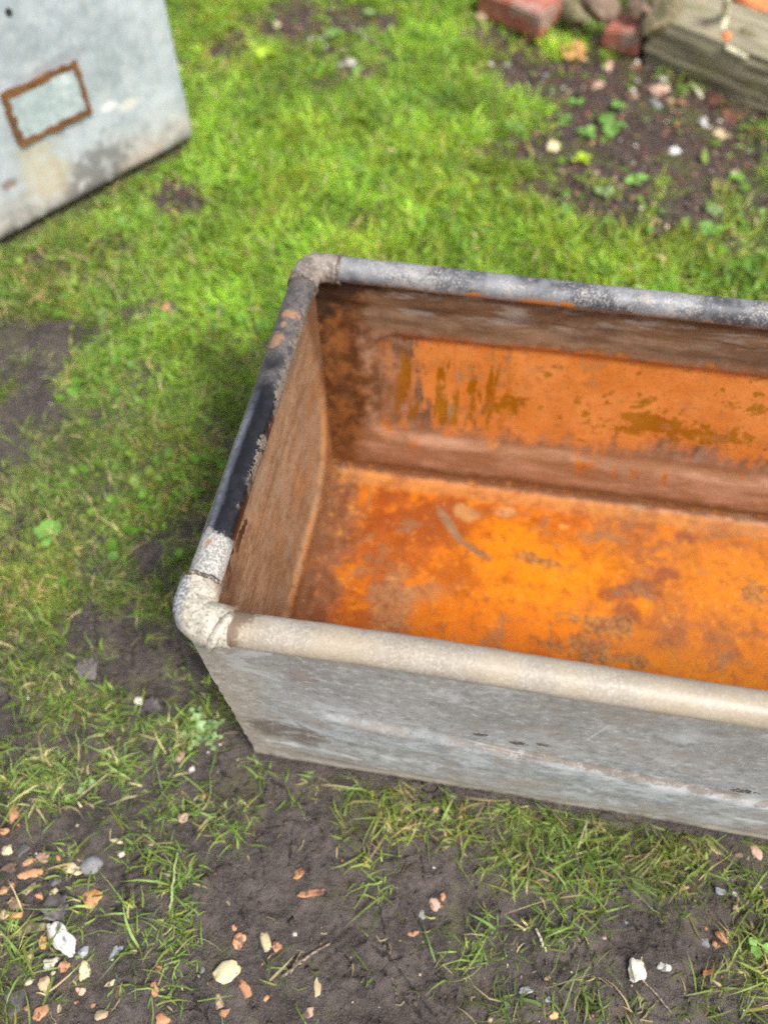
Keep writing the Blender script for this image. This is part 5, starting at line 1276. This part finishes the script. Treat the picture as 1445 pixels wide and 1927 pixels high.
def with_mat(me, mat):
    m2 = me.copy(); m2.materials.clear(); m2.materials.append(mat); return m2
def plant(px, py, size, n, lm, mat, label, cat='seedling', name='seedling', group='broad-leaved seedlings on the soil', up=.45):
    q = on_z(px, py, 0.0); z = float(ground_z(q[0], q[1])); q = on_z(px, py, z)
    root = empty(name, (q[0], q[1], z)); tagp(root, label, cat, group); me = with_mat(lm, mat); r = np.random.default_rng(int(px + py * 7))
    for k in range(n):
        o = bpy.data.objects.new('leaf', me); col.objects.link(o); o.parent = root
        s = size * r.uniform(.7, 1.15); o.scale = (s, s, s); o.location = (0, 0, .004 + .002 * k / n)
        o.rotation_euler = (r.normal(0, .25), -r.uniform(up * .5, up * 1.3), 2 * math.pi * k / n * (1 if n < 9 else 1.618) + r.normal(0, .25))
    return root
plant(385, 1383, .044, 11, LM_PIN, ML_PALE, 'pale mottled rosette weed beside the near corner of the trough', 'weed', 'rosette_weed', 'weeds', .42)
for i, (px, py, sz, n, mat, lab) in enumerate((
    (1424, 1786, .020, 5, ML_BRIGHT, 'bright seedling with round leaves at the right edge of the mud'), (164, 1481, .016, 4, ML_PALE, 'pale seedling with two round leaves in thin grass at the lower left'),
    (1082, 198, .032, 6, ML_BRIGHT, 'seedling cluster at the upper left of the dark soil patch'), (1060, 232, .028, 5, ML_BRIGHT, 'seedling below the upper left cluster, close to the grass'),
    (1100, 255, .034, 6, ML_BRIGHT, 'seedling in the middle of the row left of the big leaf'), (1163, 205, .026, 5, ML_BRIGHT, 'small seedling above the plant with one big leaf'),
    (1195, 345, .034, 6, ML_BRIGHT, 'lone seedling in the centre of the bare dark soil'), (1332, 435, .036, 6, ML_BRIGHT, 'seedling above the far rim at the right'),
    (1340, 398, .026, 5, ML_PALE, 'pale seedling just above the one at the right by the far rim'), (965, 245, .030, 6, ML_BRIGHT, 'seedling at the border of lush grass and dark soil'),
    (1090, 305, .032, 5, ML_LIME, 'yellowish seedling below the cream oval stone'), (1405, 175, .030, 6, ML_BRIGHT, 'seedling under the timber near the right edge'),
    (1388, 340, .026, 4, ML_BRIGHT, 'small seedling by the dull pink stone at the right edge'), (1135, 365, .026, 5, ML_PALE, 'pale seedling where the lush grass ends'),
    (633, 68, .034, 6, ML_BRIGHT, 'seedling growing in the top soil patch'), (700, 30, .03, 5, ML_PALE, 'pale seedling at the right of the top soil patch'),
    (95, 1010, .03, 6, ML_BRIGHT, 'leafy weed in the grass at the left, below the mud patch'), (190, 600, .03, 6, ML_PALE, 'pale leafy weed in the grass left of the far corner'))):
    plant(px, py, sz, n, LM_SPOON, mat, lab)
plant(1150, 240, .055, 3, LM_WIDE, ML_BRIGHT, 'plant with one big pointed leaf on the dark soil', up=.3)
plant(945, 28, .045, 2, LM_WIDE, ML_BRIGHT, 'bright green plant in front of the red brick', up=.4)
plant(500, 115, .055, 9, LM_OVAL, ML_LIME, 'lime-yellow leafy tuft at the top of the lawn', 'weed', 'leafy_weed', 'weeds', .7)
def fallen(px, py, size, ang, lm, mat, label):
    q = on_z(px, py, 0.0); z = float(ground_z(q[0], q[1])); q = on_z(px, py, z)
    me = with_mat(lm, mat); o = link('fallen_leaf', me)
    a = on_z(px + math.cos(math.radians(ang)) * 10, py + math.sin(math.radians(ang)) * 10, z) - q; o.rotation_euler = (0, -.06, math.atan2(a[1], a[0])); o.scale = (size, size, size)
    d = a / np.linalg.norm(a) * size * .5; o.location = (q[0] - d[0], q[1] - d[1], z + .005)
    md = o.modifiers.new('thickness', 'SOLIDIFY'); md.thickness = .012
    return tagp(o, label, 'leaf', 'fallen leaves')
fallen(108, 1710, .044, 75, LM_LOBE, ML_DARK, 'dark purple-grey fallen leaf above the largest white flint')
fallen(165, 1262, .044, 50, LM_LOBE, ML_DARK, 'dull purple fallen leaf in the grass left of the trough')
fallen(286, 1330, .030, 20, LM_LOBE, ML_DARK, 'smaller dull purple fallen leaf beside the pale cream pebble')
fallen(1350, 195, .075, -20, LM_WIDE, ML_BROWN, 'dark brown fallen leaf under the timber')
fallen(1375, 222, .07, 120, LM_WIDE, ML_BROWN, 'reddish-brown fallen leaf in the dark hollow under the timber')
fallen(1000, 78, .08, -10, LM_WIDE, ML_BROWN, 'brown fallen leaf in the hollow under the red brick')
